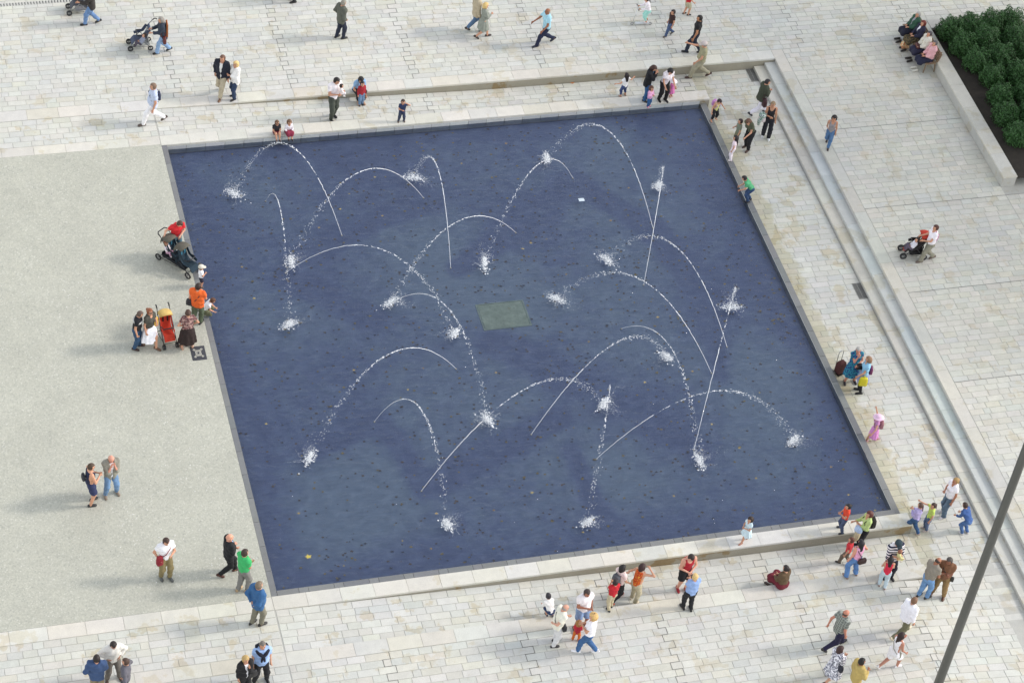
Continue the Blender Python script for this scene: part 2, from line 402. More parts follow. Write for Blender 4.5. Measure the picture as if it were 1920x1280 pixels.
# --- flush slab rows left of the pool, parts of the walkway edge
def slabrow(parent, x0, x1, y0, y1, z, n, mat, pal, name='slab', th=.06, lift=.016, gap=.008):
    xs = np.linspace(x0, x1, n+1)
    for a, b in zip(xs[:-1], xs[1:]):
        if not inframe((a+b)/2, (y0+y1)/2, 0, 200): continue
        zz = z+lift+random.uniform(-.002, .002)
        block_obj(name, block(a+gap/2, b-gap/2, y0+gap/2, y1-gap/2, [zz]*4, th, .006), pick(pal), mat, parent)
def slabcol(parent, x0, x1, y0, y1, z, n, mat, pal, name='slab', th=.06, gap=.008):
    ys = np.linspace(y0, y1, n+1)
    for a, b in zip(ys[:-1], ys[1:]):
        if not inframe((x0+x1)/2, (a+b)/2, 0, 250): continue
        zz = z+random.uniform(-.002, .002)
        block_obj(name, block(x0+gap/2, x1-gap/2, a+gap/2, b-gap/2, [zz]*4, th, .006), pick(pal), mat, parent)
PW = [((0.677, 0.649, 0.574), 4), ((0.692, 0.663, 0.587), 4), ((0.657, 0.644, 0.592), 3), ((0.657, 0.618, 0.528), 1.2)]
PG = [((.20, .205, .205), 4), ((.225, .228, .225), 3), ((.185, .19, .195), 2)]
SR = sheet('flush_slab_rows', [(-60, 0, .1, .55), (-60, 0, 1.95, 2.5), (-60, 0, -20.55, -20.05), (-60, 0, -22.58, -22.1)], z0f, M['mortar'], 'rows of long pale slabs set flush in the paving left of the pool')
for (a, b) in ((.1, .55), (1.95, 2.5), (-20.55, -20.05), (-22.58, -22.1)): slabrow(SR, -14, -.004, a, b, 0, 13, M['slab'], PW)
# --- retaining edge walls
def edge_wall(name, label, x0, x1, y0, y1, n, zb=-.75):
    t = empty(name, (0, 0, 0)); tag(t, label, 'wall')
    MB().box(x0+.003, x1-.003, y0+.004, y1-.004, zb, -.045).build('wall_body', M['wallface'], t)
    slabrow(t, x0, x1, y0, y1, 0, n, M['slab'], PW, th=.07, lift=.018, gap=.005)
    return t
edge_wall('retaining_wall', 'pale stone retaining wall beyond the pool, rising to the right', 0, 23.2, 2.0, 2.5, 23)
edge_wall('retaining_wall', 'near row of pale slabs topping the low wall towards the bottom', 0, 19.75, -22.58, -22.1, 20)
edge_wall('pool_coping', 'white stone coping ledge along the far side of the pool', 0, 20.0, .05, .55, 20)
edge_wall('pool_coping', 'white stone coping bench along the near side of the pool', 0, 20.0, -20.55, -20.05, 20)
# --- steps on the right
ST = empty('stone_steps', (22.4, 0, 0)); tag(ST, 'long flight of three pale stone steps right of the pool', 'steps'); ST.location = (0, 0, 0)
PS = [((0.617, 0.589, 0.518), 4), ((0.597, 0.584, 0.525), 3), ((0.632, 0.599, 0.522), 2)]
M['riser'] = m_stone('riser_stone', False, (.60, .585, .56), stain=.2)
PB = [((0.560, 0.597, 0.573), 3), ((0.585, 0.597, 0.563), 3)]
for (a, b, z, p) in ((22.4, 22.8, -.27, PS), (22.8, 23.2, -.135, PB), (23.2, 23.64, .016, PS)):
    MB().box(a+.012, b+(.0 if z > 0 else .3), -40, 1.985 if z < 0 else 2.49, -.8, z-.05).build('step_base', M['riser'], ST)
    slabcol(ST, a, b+(.01 if z < 0 else 0), -39.0, 1.99 if z < 0 else 2.495, z, 32, M['slab'], p, 'step_slab', .06, .006)
# --- pool
FX, FY = np.meshgrid(np.linspace(.1, 19.8, 180), np.linspace(-20, .06, 180)); GF = lambda a, b: np.array(G(a, b, -.42))
silt = .10*np.sin(FX*.9+1.3*np.sin(FY*.5))+.10*np.cos(FY*.8+1.1*np.sin(FX*.6))-.02
for (a, b, r, k) in ((1102, 401, 2.0, .34), (708, 430, 2.2, .30), (752, 744, 2.0, .36), (1437, 656, 2.6, .36), (945, 560, 2.3, .42), (660, 930, 2.2, .25), (890, 970, 2.4, .25), (1190, 900, 2.0, .25), (1180, 690, 1.8, .25), (1020, 700, 1.6, .2), (560, 590, 1.6, .2), (1150, 300, 2.2, .16), (1500, 880, 2.0, .14)):
    c = GF(a, b); silt = silt+k*np.exp(-((FX-c[0])**2+(FY-c[1])**2)/(r*r))
for (p0, p1, w, k) in (((643, 441), (803, 376), .38, .42), ((861, 503), (1073, 347), .42, .5), ((1073, 343), (1226, 430), .40, .42), ((540, 520), (700, 600), .4, .25), ((934, 642), (1073, 715), .5, .42), ((820, 900), (1040, 785), .42, .42), ((577, 846), (708, 788), .4, .3), ((737, 817), (796, 919), .35, .3), ((1073, 846), (1124, 963), .35, .3), ((1175, 759), (1306, 846), .4, .28), ((1334, 600), (1350, 700), .4, .25), ((600, 480), (640, 441), .35, .25), ((1224, 430), (1330, 560), .5, .3)):
    a, b = GF(*p0), GF(*p1); d = b-a; t = np.clip(((FX-a[0])*d[0]+(FY-a[1])*d[1])/(d @ d), 0, 1); dist = np.hypot(FX-a[0]-t*d[0], FY-a[1]-t*d[1]); silt = silt-1.9*k*np.exp(-(dist/w)**2)
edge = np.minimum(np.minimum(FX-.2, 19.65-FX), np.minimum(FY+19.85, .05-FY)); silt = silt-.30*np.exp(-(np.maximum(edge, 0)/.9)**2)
V = np.stack([FX, FY, np.full_like(FX, -.42)], -1).reshape(-1, 3); I = np.arange(180*180).reshape(180, 180); Q = np.stack([I[:-1, :-1], I[:-1, 1:], I[1:, 1:], I[1:, :-1]], -1).reshape(-1, 4)
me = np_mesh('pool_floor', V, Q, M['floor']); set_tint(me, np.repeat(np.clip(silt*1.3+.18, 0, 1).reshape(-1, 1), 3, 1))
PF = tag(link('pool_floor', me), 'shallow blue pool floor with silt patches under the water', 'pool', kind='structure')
WA = tag(link('pool_water', np_mesh('pool_water', [(.19, -19.84, -.2), (19.65, -19.84, -.2), (19.65, .052, -.2), (.19, .052, -.2)], [(0, 1, 2, 3)], M['water'])), 'rippled shallow blue water filling the square pool', 'water', kind='structure')
RM = empty('pool_surround', (0, 0, 0)); tag(RM, 'grey stone rim framing the water of the pool', 'rim')
ys = np.linspace(-20.05, .045, 22)
for a, b in zip(ys[:-1], ys[1:]): block_obj('rim_stone', block(0.002, .178, a+.004, b-.004, [.006]*4, .44, .004), pick(PG), M['rim'], RM)
xs = np.linspace(.185, 19.62, 38)
for i, (a, b) in enumerate(zip(xs[:-1], xs[1:])):
    sh = .12 if i % 2 else -.12
    block_obj('rim_stone', block(a+(sh if i else 0)+.004, b-(sh if i < 36 else 0)-.004, -20.046, -19.86, [.006]*4, .44, .004), pick(PG), M['rim'], RM)
ys = np.linspace(-20.045, .045, 18)
for a, b in zip(ys[:-1], ys[1:]): block_obj('overflow_stone', block(19.665, 19.88, a+.004, b-.004, [-.185]*4, .4, .006), pick(PG), M['rim'], RM)
MB().box(.18, .188, -19.86, .045, -.4, -.002).build('metal_lip', M['steel'], RM)
MB().box(.19, 19.63, -19.858, -19.846, -.4, .0).build('metal_lip', M['steel'], RM)
MB().box(19.648, 19.663, -19.845, .045, -.4, -.18).build('metal_lip', cmat('metal', 'b8b8b0'), RM)
MB().box(19.882, 19.965, -20.05, .045, -.5, -.425).build('gutter', M['dark'], RM)
xs = np.linspace(0.19, 19.63, 30)
for a, b in zip(xs[:-1], xs[1:]):
    o = block_obj('wall_tile', [(x, .046-(.012 if k >= 8 else 0), z) for k, (x, z) in enumerate([(a+.004, -.40), (b-.004, -.40), (b-.004, -.06), (a+.004, -.06)]*2+[(a+.009, -.395), (b-.009, -.395), (b-.009, -.065), (a+.009, -.065)])], tuple(v*2.5 for v in pick(PG)), M['rim'], RM)
# hatch under the water in the middle
hx = empty('submerged_hatch', (9.82, -9.33, -.42)); tag(hx, 'pale yellowish square hatch under the water at mid pool', 'hatch')
N_ = m_plain('hatch_silt', (.37, .415, .325), .8, 0, .15, 5)
MB().box(-.76, .76, -.56, .56, .002, .014, .003).build('cover_plate', N_, hx)
fr = MB()
for (a, b, c, d) in ((-.82, .82, .57, .61), (-.82, .82, -.61, -.57), (-.82, -.77, -.568, .568), (.77, .82, -.568, .568)): fr.box(a, b, c, d, .002, .018)
fr.build('frame', m_plain('hatch_frame', (.35, .40, .335), .8), hx)
# --- loose white chips on the aggregate
V = []; F = []
for k in range(260):
    a, b = random.choice([(250, 450), (270, 410), (365, 700), (320, 800), (350, 890), (420, 1050), (200, 720), (330, 1060), (240, 990), (150, 560)]); x, y = G(a+random.gauss(0, 28), b+random.gauss(0, 22))
    if x > -.05 or y > -.1 or y < -19.9: continue
    r = random.uniform(.008, .022); o = len(V); V += [(x+r, y, .013), (x, y+r, .013), (x-r, y, .013), (x, y-r, .013), (x, y, .013+r*.7)]; F += [(o, o+1, o+4), (o+1, o+2, o+4), (o+2, o+3, o+4), (o+3, o, o+4)]
tag(link('stone_chips', np_mesh('stone_chips', V, F, m_plain('white_chip', (.8, .79, .76), .7), False)), 'scattered white stone chips on the aggregate paving', 'stones', kind='stuff')
# --- small things set in the paving
def grate(px, py, w, l, label):
    x, y, z = GZ(px, py); t = empty('drain_grate', (x, y, z+.012)); tag(t, label, 'drain')
    MB().box(-w/2, w/2, -l/2, l/2, -.02, .004).build('pit', M['dark'], t)
    f = MB()
    for (a, b, c, d) in ((-w/2-.02, w/2+.02, l/2, l/2+.02), (-w/2-.02, w/2+.02, -l/2-.02, -l/2), (-w/2-.02, -w/2, -l/2, l/2), (w/2, w/2+.02, -l/2, l/2), (-.012, .012, -l/2, l/2)): f.box(a, b, c, d, -.01, .012)
    f.build('frame', M['iron'], t)
    n = int(l/.055)
    for i in range(n):
        yy = -l/2+(i+.5)*l/n
        for (a, b) in ((-w/2+.005, -.016), (.016, w/2-.005)): MB().box(a, b, yy-.013, yy+.013, .004, .010).build('bar', M['iron'], t)
grate(1410, 141, .26, .72, 'iron drain grate in the corner below the far wall')
grate(1612, 546, .28, .72, 'iron drain grate halfway along the foot of the steps')
x, y, z = GZ(372, 662.5); cv = empty('inlaid_cover', (x, y, .014)); tag(cv, 'dark square inlaid cover with cream ring pattern beside the pool rim', 'cover')
MB().box(-.23, .23, -.31, .31, -.02, .006, .004).build('plate', m_plain('slate', (.05, .052, .062), .6), cv)
cr = m_plain('cream_inlay', (.6, .58, .5), .7)
def arc_strip(cx, cy, r, a0, a1, w=.012, n=14):
    mb = MB(); V = []; F = []
    for i in range(n+1):
        t = R_(a0+(a1-a0)*i/n)
        for rr in (r-w, r+w): V.append((cx+rr*math.cos(t), cy+rr*math.sin(t)*1.3, .0095))
    F = [(2*i, 2*i+1, 2*i+3, 2*i+2) for i in range(n)]
    mb.add(V, F); return mb
for (cx, cy, a0, a1) in ((-.23, 0, -50, 50), (.23, 0, 130, 230), (0, .31, 215, 325), (0, -.31, 35, 145)):
    arc_strip(cx, cy, .155, a0, a1).build('ring_line', cr, cv); arc_strip(cx, cy, .19, a0, a1, .008).build('ring_line', cr, cv)
dr = empty('slot_drain', (-1.4, 8.4, 0)); tag(dr, 'narrow slotted channel drain at the top left edge of the paving', 'drain')
MB().box(-4, 1.6, -.09, .09, -.02, .016).build('channel', m_plain('drain_stone', (.5, .49, .45), .8), dr)
for i in range(52): MB().box(-3.95+i*.107, -3.92+i*.107, -.075, .075, .010, .018).build('slot', M['dark'], dr)
# --- planter with hedge on the right
PLW = empty('planter_wall', (0, 0, 0)); tag(PLW, 'pale stone planter wall in front of the dark hedge', 'wall')
MB().box(29.06, 29.58, -6.0, 3.0, -.02, .40).build('wall_body', m_stone('planter_stone', False, (.50, .49, .455), stain=.4), PLW)
MB().box(29.6, 36, 2.5, 3.0, -.02, .40).build('wall_body', M['wallface'], PLW)
slabcol(PLW, 29.05, 29.6, -6.01, 3.01, .46, 7, M['slab'], PS, 'cap_slab', .06, .006)
slabrow(PLW, 29.61, 36, 2.49, 3.01, .444, 5, M['slab'], PS, 'cap_slab', .05)
sb = tag(link('planter_soil', np_mesh('planter_soil', [(29.6, -6, .34), (37, -6, .34), (37, 2.5, .34), (29.6, 2.5, .34)], [(0, 1, 2, 3)], m_plain('soil', (.03, .024, .018), .95, 0, .3, 3))), 'dark soil in the planter under the hedge', 'soil', kind='structure')
def m_leaf(c):
    N = NT('shrub_leaf'); oi = N.n('ShaderNodeAttribute', attribute_name='tint'); N.l(oi.outputs['Color'], N.b.inputs['Base Color']); N.b.inputs['Roughness'].default_value = .55
    return N.m
M['leaf'] = m_leaf(0)
def shrub(x, y, r, h, label):
    t = empty('shrub', (x, y, .34)); tag(t, label, 'shrub', 'clipped shrubs in the planter')
    n = 5200; u = rng.normal(size=(n, 3)); u /= np.linalg.norm(u, axis=1)[:, None]; u[:, 2] = np.abs(u[:, 2])*1.0-.25*(rng.random(n) < .3)
    lob = 1+.13*np.sin(5*u[:, 0]+x)*np.cos(6*u[:, 1]+y)+.08*np.sin(11*u[:, 2]+9*u[:, 0])
    rad = (rng.random(n)**.25)*lob; c = u*rad[:, None]*[r, r, h]; c[:, 2] += .12
    d1 = rng.normal(size=(n, 3)); d1 /= np.linalg.norm(d1, axis=1)[:, None]; d2 = np.cross(d1, u+rng.normal(size=(n, 3))*.5); d2 /= np.linalg.norm(d2, axis=1)[:, None]+1e-6
    s = rng.uniform(.022, .045, n)[:, None]
    V = np.stack([c-d1*s, c+d2*s*.5, c+d1*s, c-d2*s*.5], 1).reshape(-1, 3); Q = np.arange(4*n).reshape(-1, 4)
    me = np_mesh('foliage', V, Q, M['leaf'], smooth=False); k = rng.uniform(.6, 1.4, n)
    set_tint(me, np.repeat(np.stack([.035*k, .105*k, .022*k], 1), 4, 0)); link('foliage', me, t)
    st = MB()
    for i in range(5):
        a = i*1.26; st.tube([(0, 0, 0), (.12*math.cos(a)*r*2, .12*math.sin(a)*r*2, h*.4), (r*.6*math.cos(a), r*.6*math.sin(a), h*.8)], [.02, .014, .006], 5)
    st.build('stem', m_plain('bark', (.05, .035, .025), .9), t)
SH = [(30.15, 2.05, .52, .80, 'rounded shrub at the far left corner of the hedge'), (30.95, 2.15, .55, .85, 'rounded shrub at the far edge of the hedge, second from the corner'), (30.3, 1.15, .55, .78, 'rounded shrub behind the bench backs, nearest the wall'),
      (31.3, 1.3, .6, .85, 'rounded shrub in the second row of the hedge'), (30.5, .2, .55, .75, 'rounded shrub beyond the bare stretch of planter wall'), (31.5, .25, .6, .8, 'rounded shrub deep in the hedge near the picture edge'),
      (30.75, -.75, .5, .72, 'lowest visible rounded shrub of the hedge'), (31.9, 2.2, .6, .85, 'rounded shrub at the far right of the hedge'), (31.8, -.8, .6, .8, 'rounded shrub at the lower right of the hedge'), (32.5, 1.2, .6, .85, 'outer right shrub of the hedge, middle row'), (30.6, -1.9, .5, .7, 'shrub at the near end of the hedge behind the wall'), (31.7, -1.9, .6, .8, 'shrub at the near right end of the hedge')]
SH += [(32.7, 2.2, .6, .85, 'shrub of the hedge beyond the picture edge, far row'), (32.7, .1, .6, .85, 'shrub of the hedge beyond the picture edge, middle row'), (32.7, -1.0, .6, .8, 'shrub of the hedge beyond the picture edge, near row'), (30.4, -2.9, .5, .7, 'shrub just past the near end of the visible hedge'), (31.4, -3.0, .6, .8, 'second shrub past the near end of the visible hedge'), (30.4, -4.0, .5, .7, 'shrub near the end of the planter wall'), (31.4, -4.2, .6, .8, 'last shrub near the end of the planter wall')]
for s in SH: shrub(*s)
# --- unseen trees added right of the plaza to shade the right and far paving
BARK = m_plain('shade_tree_bark', (.16, .14, .11), .9, 0, .35, 3)
def added_shade_tree(x, y, h, r, label, n):
    t = empty('added_shade_tree', (x, y, 0)); tag(t, label, 'tree', 'unseen shade trees added beyond the right plaza'); mb = MB(); zc = h-r*.75
    mb.tube([(0, 0, 0), (.1, 0, zc*.35), (0, .1, zc*.7), (.1, .1, zc)], [.32, .26, .22, .14], 9); ends = []
    for k in range(9):
        a = k*2.4; z0_ = zc*(.55+.05*k); e = np.array([r*.75*math.cos(a), r*.75*math.sin(a), z0_+r*.6]); ends.append(e); mb.tube([(0, .05, z0_), tuple(e*[.5, .5, 1]-[0, 0, r*.2]), tuple(e)], [.12, .08, .03], 6)
    mb.build('trunk', BARK, t, True)
    u = rng.normal(size=(n, 3)); u /= np.linalg.norm(u, axis=1)[:, None]; lob = 1+.22*np.sin(4*u[:, 0]+x)*np.cos(5*u[:, 1]+y)+.12*np.sin(9*u[:, 2]); c = u*((rng.random(n)**.45)*lob)[:, None]*[r, r, r*.8]+[0, 0, zc]
    d1 = rng.normal(size=(n, 3)); d1 /= np.linalg.norm(d1, axis=1)[:, None]; d2 = np.cross(d1, rng.normal(size=(n, 3))); d2 /= np.linalg.norm(d2, axis=1)[:, None]; s = rng.uniform(.09, .17, n)[:, None]
    me = np_mesh('crown', np.stack([c-d1*s, c+d2*s*.8, c+d1*s, c-d2*s*.8], 1).reshape(-1, 3), np.arange(4*n).reshape(-1, 4), M['leaf'], smooth=False); k = rng.uniform(.6, 1.4, n); set_tint(me, np.repeat(np.stack([.05*k, .085*k, .02*k], 1), 4, 0)); link('crown', me, t)
for i, (x, y, h, r) in enumerate(((38, 9.5, 17, 6), (36.5, 16, 17, 6), (42, 2.5, 18, 6), (45, -5, 18, 6), (48.5, -12.5, 18, 6), (49, 9, 18, 6.5), (53, -1, 19, 6.5), (56, -9, 19, 6.5))):
    added_shade_tree(x, y, h, r, 'unseen tree added for shade beyond the right plaza, ' + ('farthest from the viewer', 'behind the hedge corner', 'level with the hedge', 'level with the benches', 'level with the stroller', 'second row, far', 'second row, middle', 'second row, near')[i], (1300, 1300, 3200, 5600, 5600, 1200, 1500, 2400)[i])
# ------------------------------------------------------------------ people: one continuous skin surface each, clothes and hair as shells
_E12 = [((0,0,0),(1,0,0)),((0,1,0),(1,1,0)),((0,0,1),(1,0,1)),((0,1,1),(1,1,1)),((0,0,0),(0,1,0)),((1,0,0),(1,1,0)),((0,0,1),(0,1,1)),((1,0,1),(1,1,1)),((0,0,0),(0,0,1)),((1,0,0),(1,0,1)),((0,1,0),(0,1,1)),((1,1,0),(1,1,1))]
def surfnet(D, org, h):
    I = D < 0; n = np.array(D.shape)-1
    s = np.zeros(n, np.int8)
    for a in (0, 1):
        for b in (0, 1):
            for c in (0, 1): s += I[a:a+n[0], b:b+n[1], c:c+n[2]]
    idx = np.argwhere((s > 0) & (s < 8))
    if len(idx) == 0: return np.zeros((0, 3)), np.zeros((0, 4), int)
    P = np.zeros((len(idx), 3)); C = np.zeros(len(idx))
    for o0, o1 in _E12:
        a = D[tuple((idx+o0).T)]; b = D[tuple((idx+o1).T)]; x = (a < 0) != (b < 0); t = np.where(x, a/np.where(x, a-b, 1), 0)
        P += np.where(x[:, None], np.array(o0)+t[:, None]*(np.array(o1)-np.array(o0)), 0); C += x
    V = (idx+P/C[:, None])*h+org
    vid = np.full(n, -1, np.int64); vid[tuple(idx.T)] = np.arange(len(idx)); Q = []
    for ax in range(3):
        A = np.moveaxis(I, ax, 0); X = A[:-1] != A[1:]; vm = np.moveaxis(vid, ax, 0)
        e = np.argwhere(X[:, 1:-1, 1:-1])
        if len(e) == 0: continue
        i, j, k = e[:, 0], e[:, 1]+1, e[:, 2]+1
        q = np.stack([vm[i, j-1, k-1], vm[i, j, k-1], vm[i, j, k], vm[i, j-1, k]], 1)
        fl = ~A[i, j, k]
        if ax == 1: fl = ~fl
        q[fl] = q[fl][:, ::-1]; Q.append(q)
    Q = np.concatenate(Q); Q = Q[(Q >= 0).all(1)]
    return V, Q
def cap(P, a, b, r0, r1):
    a = np.asarray(a, np.float32); b = np.asarray(b, np.float32); d = b-a; L = float(d @ d)+1e-12
    t = np.clip(((P-a) @ d)/L, 0, 1); q = P-a-t[..., None]*d
    return np.sqrt((q*q).sum(-1))-(r0+(r1-r0)*t)
def smin(a, b, k):
    h = np.maximum(k-np.abs(a-b), 0)/k; return np.minimum(a, b)-h*h*k*.25
def ell(P, c, r):
    q = P-np.asarray(c, np.float32); r = np.asarray(r, np.float32); k0 = np.sqrt(((q/r)**2).sum(-1)); k1 = np.sqrt(((q/(r*r))**2).sum(-1))+1e-9
    return k0*(k0-1)/k1
def grid(lo, hi, h):
    ax = [np.arange(lo[i], hi[i]+h, h, dtype=np.float32) for i in range(3)]
    return np.stack(np.meshgrid(*ax, indexing='ij'), -1)
def rx(a): c, s = math.cos(a), math.sin(a); return np.array([[1, 0, 0], [0, c, -s], [0, s, c]])
def ry(a): c, s = math.cos(a), math.sin(a); return np.array([[c, 0, s], [0, 1, 0], [-s, 0, c]])
def rzm(a): c, s = math.cos(a), math.sin(a); return np.array([[c, -s, 0], [s, c, 0], [0, 0, 1]])
def ik(a, t, l1, l2, pole):
    a = np.array(a, float); t = np.array(t, float); d = t-a; L = np.linalg.norm(d)
    if L > (l1+l2)*.995: t = a+d/L*(l1+l2)*.995; d = t-a; L = np.linalg.norm(d)
    if L < abs(l1-l2)+.02: L = abs(l1-l2)+.02
    u = d/np.linalg.norm(d); x = (l1*l1-l2*l2+L*L)/(2*L); y = math.sqrt(max(l1*l1-x*x, 0)); p = np.array(pole, float); p = p-u*(p @ u); p /= np.linalg.norm(p)+1e-9
    return a+u*x+p*y, t
# shoulder-relative hand targets (outward, forward, up) and elbow poles, in body heights
ARM = {'down': ((.035, .03, -.312), (.3, -1, 0)), 'fwd': ((.02, .14, -.275), (.2, -1, -.3)), 'back': ((.03, -.14, -.27), (.3, -1, 0)), 'hip': ((-.012, .03, -.215), (1, -.5, 0)),
       'cross': ((-.13, .105, -.135), (.6, -.2, -1)), 'pocket': ((.012, .045, -.26), (.7, -1, 0)), 'behind': ((-.085, -.085, -.235), (1, -.6, 0)), 'chin': ((-.075, .115, .01), (.2, .1, -1)),
       'point': ((.05, .31, .0), (.3, 0, -1)), 'push': ((-.015, .225, -.155), (.4, -.6, -1)), 'hold': ((-.075, .15, -.125), (.6, -.2, -1)), 'out': ((.27, .03, -.11), (0, -.6, -1)), 'outup': ((.26, .06, .04), (0, -.5, -1)),
       'up': ((.05, .10, .30), (1, -.3, 0)), 'head': ((.03, .07, .12), (1, .2, -.2)), 'reach': ((-.01, .22, -.21), (.4, -.5, -1)), 'low': ((.0, .14, -.28), (.4, -.6, -.6)), 'lap': ((-.05, .17, -.21), (.7, -.3, -1)),
       'side': ((.16, .10, -.25), (.4, -1, -.2)), 'front': ((-.08, .12, -.2), (.8, -.3, -.6))}
# leg poses: pelvis drop, left foot (x,y,z,pitch), right foot
LEG = {'stand': (.002, (-.052, -.008, 0, 0), (.052, .012, 0, 0)), 'apart': (.012, (-.10, 0, 0, 0), (.10, .01, 0, 0)), 'walk': (.022, (-.035, .135, 0, 0), (.035, -.14, .018, -32)), 'walkr': (.022, (-.035, -.14, .018, -32), (.035, .135, 0, 0)),
       'stride': (.045, (-.03, .185, 0, 6), (.03, -.21, .03, -40)), 'strider': (.045, (-.03, -.21, .03, -40), (.03, .185, 0, 6)), 'run': (.04, (-.03, -.22, .07, -55), (.03, .15, 0, 0)),
       'relax': (.008, (-.06, .05, 0, 0), (.06, -.02, 0, 0)), 'close': (.0, (-.04, 0, 0, 0), (.04, .005, 0, 0)), 'turn': (.006, (-.05, -.05, 0, 0), (.055, .045, 0, 0)),
       'crouch': (.30, (-.07, .05, 0, 0), (.07, -.02, .0, 0)), 'bend': (.05, (-.06, .03, 0, 0), (.06, -.03, 0, 0))}
FRM = {}
def person(px, py, H, yaw, label, top=('tee', '808080'), bottom=('long', '303848'), shoes='2a2624', hair=('short', '2e2018'), skin='c99579', legs='stand', al='down', ar='down', lean=0., side=0., head=(0, 0), sex='m', fat=0., z=None, sit=None, hat=None, group=None, offset=(0, 0, 0), cat='person', leggings=None, glasses=False):
    H *= 1.03
    X, Y, Z = GZ(px, py, z); root = empty('person', (X+offset[0], Y+offset[1], Z+offset[2]+.012), R_(yaw-90)); tag(root, label, cat, group)
    hs = float(np.interp(H, [.6, .9, 1.2, 1.5], [1.8, 1.55, 1.25, 1.0])); ls = 1-.25*(hs-1); fr = 1+.18*(hs-1)
    f = sex == 'f'; ts = (1-.52*ls-.134*hs-.046)/.30; an = .045*ls; lt, lc = .24*ls, .235*ls; la, lf = .172*(ls+1)/2, .150*(ls+1)/2
    # --- skeleton (body heights), body frame: x right, y forward
    if sit is None:
        drop, FL, FR = LEG[legs]; pz = (.52-drop)*ls if legs != 'crouch' else .20; kp = (0, 1, .15)
    else:      # sit = (seat height above base, feet forward, feet z) in metres
        pz = sit[0]/H+.055; FL = (-.05, sit[1]/H, sit[2]/H, 0); FR = (.05, sit[1]/H-.015, sit[2]/H, 0); kp = (0, .5, 1) if sit[2] > -.2 else (0, 1, .35)
    pel = np.array([0, 0, pz]); T = rx(-R_(lean)) @ ry(R_(side)); hw = .05 if not f else .052
    tw = lambda q: pel+T @ np.array(q)
    shw = .107 if not f else .093
    if hs > 1.1: shw = .098
    tz = .285*ts
    J = {}; feet = []
    for sgn, F in ((-1, FL), (1, FR)):
        hip = pel+np.array([sgn*hw, 0, -.005]); ankle = np.array([F[0], F[1], F[2]+an+(.05*math.sin(-R_(F[3])) if F[3] < 0 else 0)])
        kn, ankle = ik(hip, ankle, lt, lc, (sgn*.12, kp[1], kp[2])); feet.append((hip, kn, ankle, F[3], sgn))
    arms = []
    for sgn, A in ((-1, al), (1, ar)):
        v, pole = ARM[A] if isinstance(A, str) else A
        sh = tw((sgn*shw, 0, tz)); k = (ls+1)/2
        Tm = T if (isinstance(A, str) and A in ('hip', 'cross', 'behind', 'chin', 'hold', 'head', 'pocket', 'front')) else np.eye(3)*.5+T*.5
        tg = sh+Tm @ np.array([v[0]*sgn, v[1], v[2]])*k; el, wr = ik(sh, tg, la, lf, Tm @ np.array([pole[0]*sgn, pole[1], pole[2]])); arms.append((sh, el, wr, sgn))
    HR = (T*.5+np.eye(3)*.5) @ rzm(R_(head[0])) @ rx(-R_(head[1])); U, _, Vt = np.linalg.svd(HR); HR = U @ Vt
    nb = tw((0, -.006, .30*ts)); hc = nb+np.array(T[:, 2])*.03+HR @ np.array([0, .014, .062*hs]); hr = np.array([.047, .058, .067])*hs
    # --- grid
    pts = np.array([pel]+[p for a in feet for p in a[:3]]+[p for a in arms for p in a[:3]]+[hc])
    lo = pts.min(0)-[.15, .15, .06]; hi = pts.max(0)+[.15, .15, .09]; lo[2] = max(lo[2], -.06)
    h = max(.0125, .0155/H*1.0) if H > .75 else .02
    h = .0128 if H > 1.3 else .0128*1.3/H*.85
    P = grid(lo, hi, h); lo = np.array(lo)
    q = (P-pel.astype(np.float32)) @ T.astype(np.float32)     # torso frame
    sq = q.copy(); sq[..., 1] *= 1/.66
    wr_ = (.072 if f else .079)*fr+fat*.02; pr = (.093 if f else .088)*fr+fat*.014; cr = (.088 if f else .097)*fr+fat*.008
    def torso(inf=0., lowz=None):
        d = smin(cap(sq, (0, 0, -.005), (0, 0, .11*ts), pr, wr_), cap(sq, (0, 0, .11*ts), (0, 0, .215*ts), wr_, cr), .05)
        d = smin(d, cap(sq, (0, 0, .215*ts), (0, -.01, .268*ts), cr, .066*fr), .05)
        if fat or hs > 1.4: d = smin(d, ell(q, (0, .025, .075*ts), (.07+fat*.02, .055+fat*.03, .075)), .04)
        if f and hs < 1.1:
            for s_ in (-1, 1): d = smin(d, ell(q, (s_*.038, .05, .195), (.034, .032, .036)), .02)
        for s_ in (-1, 1): d = smin(d, cap(q, (0, -.006, .292*ts), (s_*shw*.92, 0, tz*.985), .030*fr, .030*fr), .035)
        return d*.9
    td = torso()
    r_ua = (.0275 if not f else .024)*fr+fat*.003; r_fa = (.0225 if not f else .0195)*fr; r_w = .0155*fr
    th = (.053 if not f else .052)*fr+fat*.006; kn_r = .036*fr; an_r = .0225*fr
    body = td; armd = []; legd = []
    for sh, el, wr, sgn in arms:
        d = smin(cap(P, sh, el, r_ua*1.08, r_fa), cap(P, el, wr, r_fa*1.04, r_w), .012); armd.append(d); body = smin(body, d, .022)
    for hip, kn, ak, pit, sgn in feet:
        d = smin(cap(P, hip, kn, th, kn_r), cap(P, kn, ak, kn_r*1.04, an_r), .016); legd.append(d); body = smin(body, d, .02)
    body = smin(body, cap(P, nb-T[:, 2]*.02, hc-HR[:, 2]*.02*hs, .031*(1+.1*(hs-1)), .030*(1+.25*(hs-1))), .02)
    hq = (P-hc.astype(np.float32)) @ HR.astype(np.float32)
    hd = smin(ell(hq, (0, -.004*hs, .012*hs), (.046*hs, .055*hs, .056*hs)), ell(hq, (0, .012*hs, -.026*hs), (.034*hs, .040*hs, .042*hs)), .02*hs)
    body = smin(body, hd, .012)
    # feet
    fdirs = []
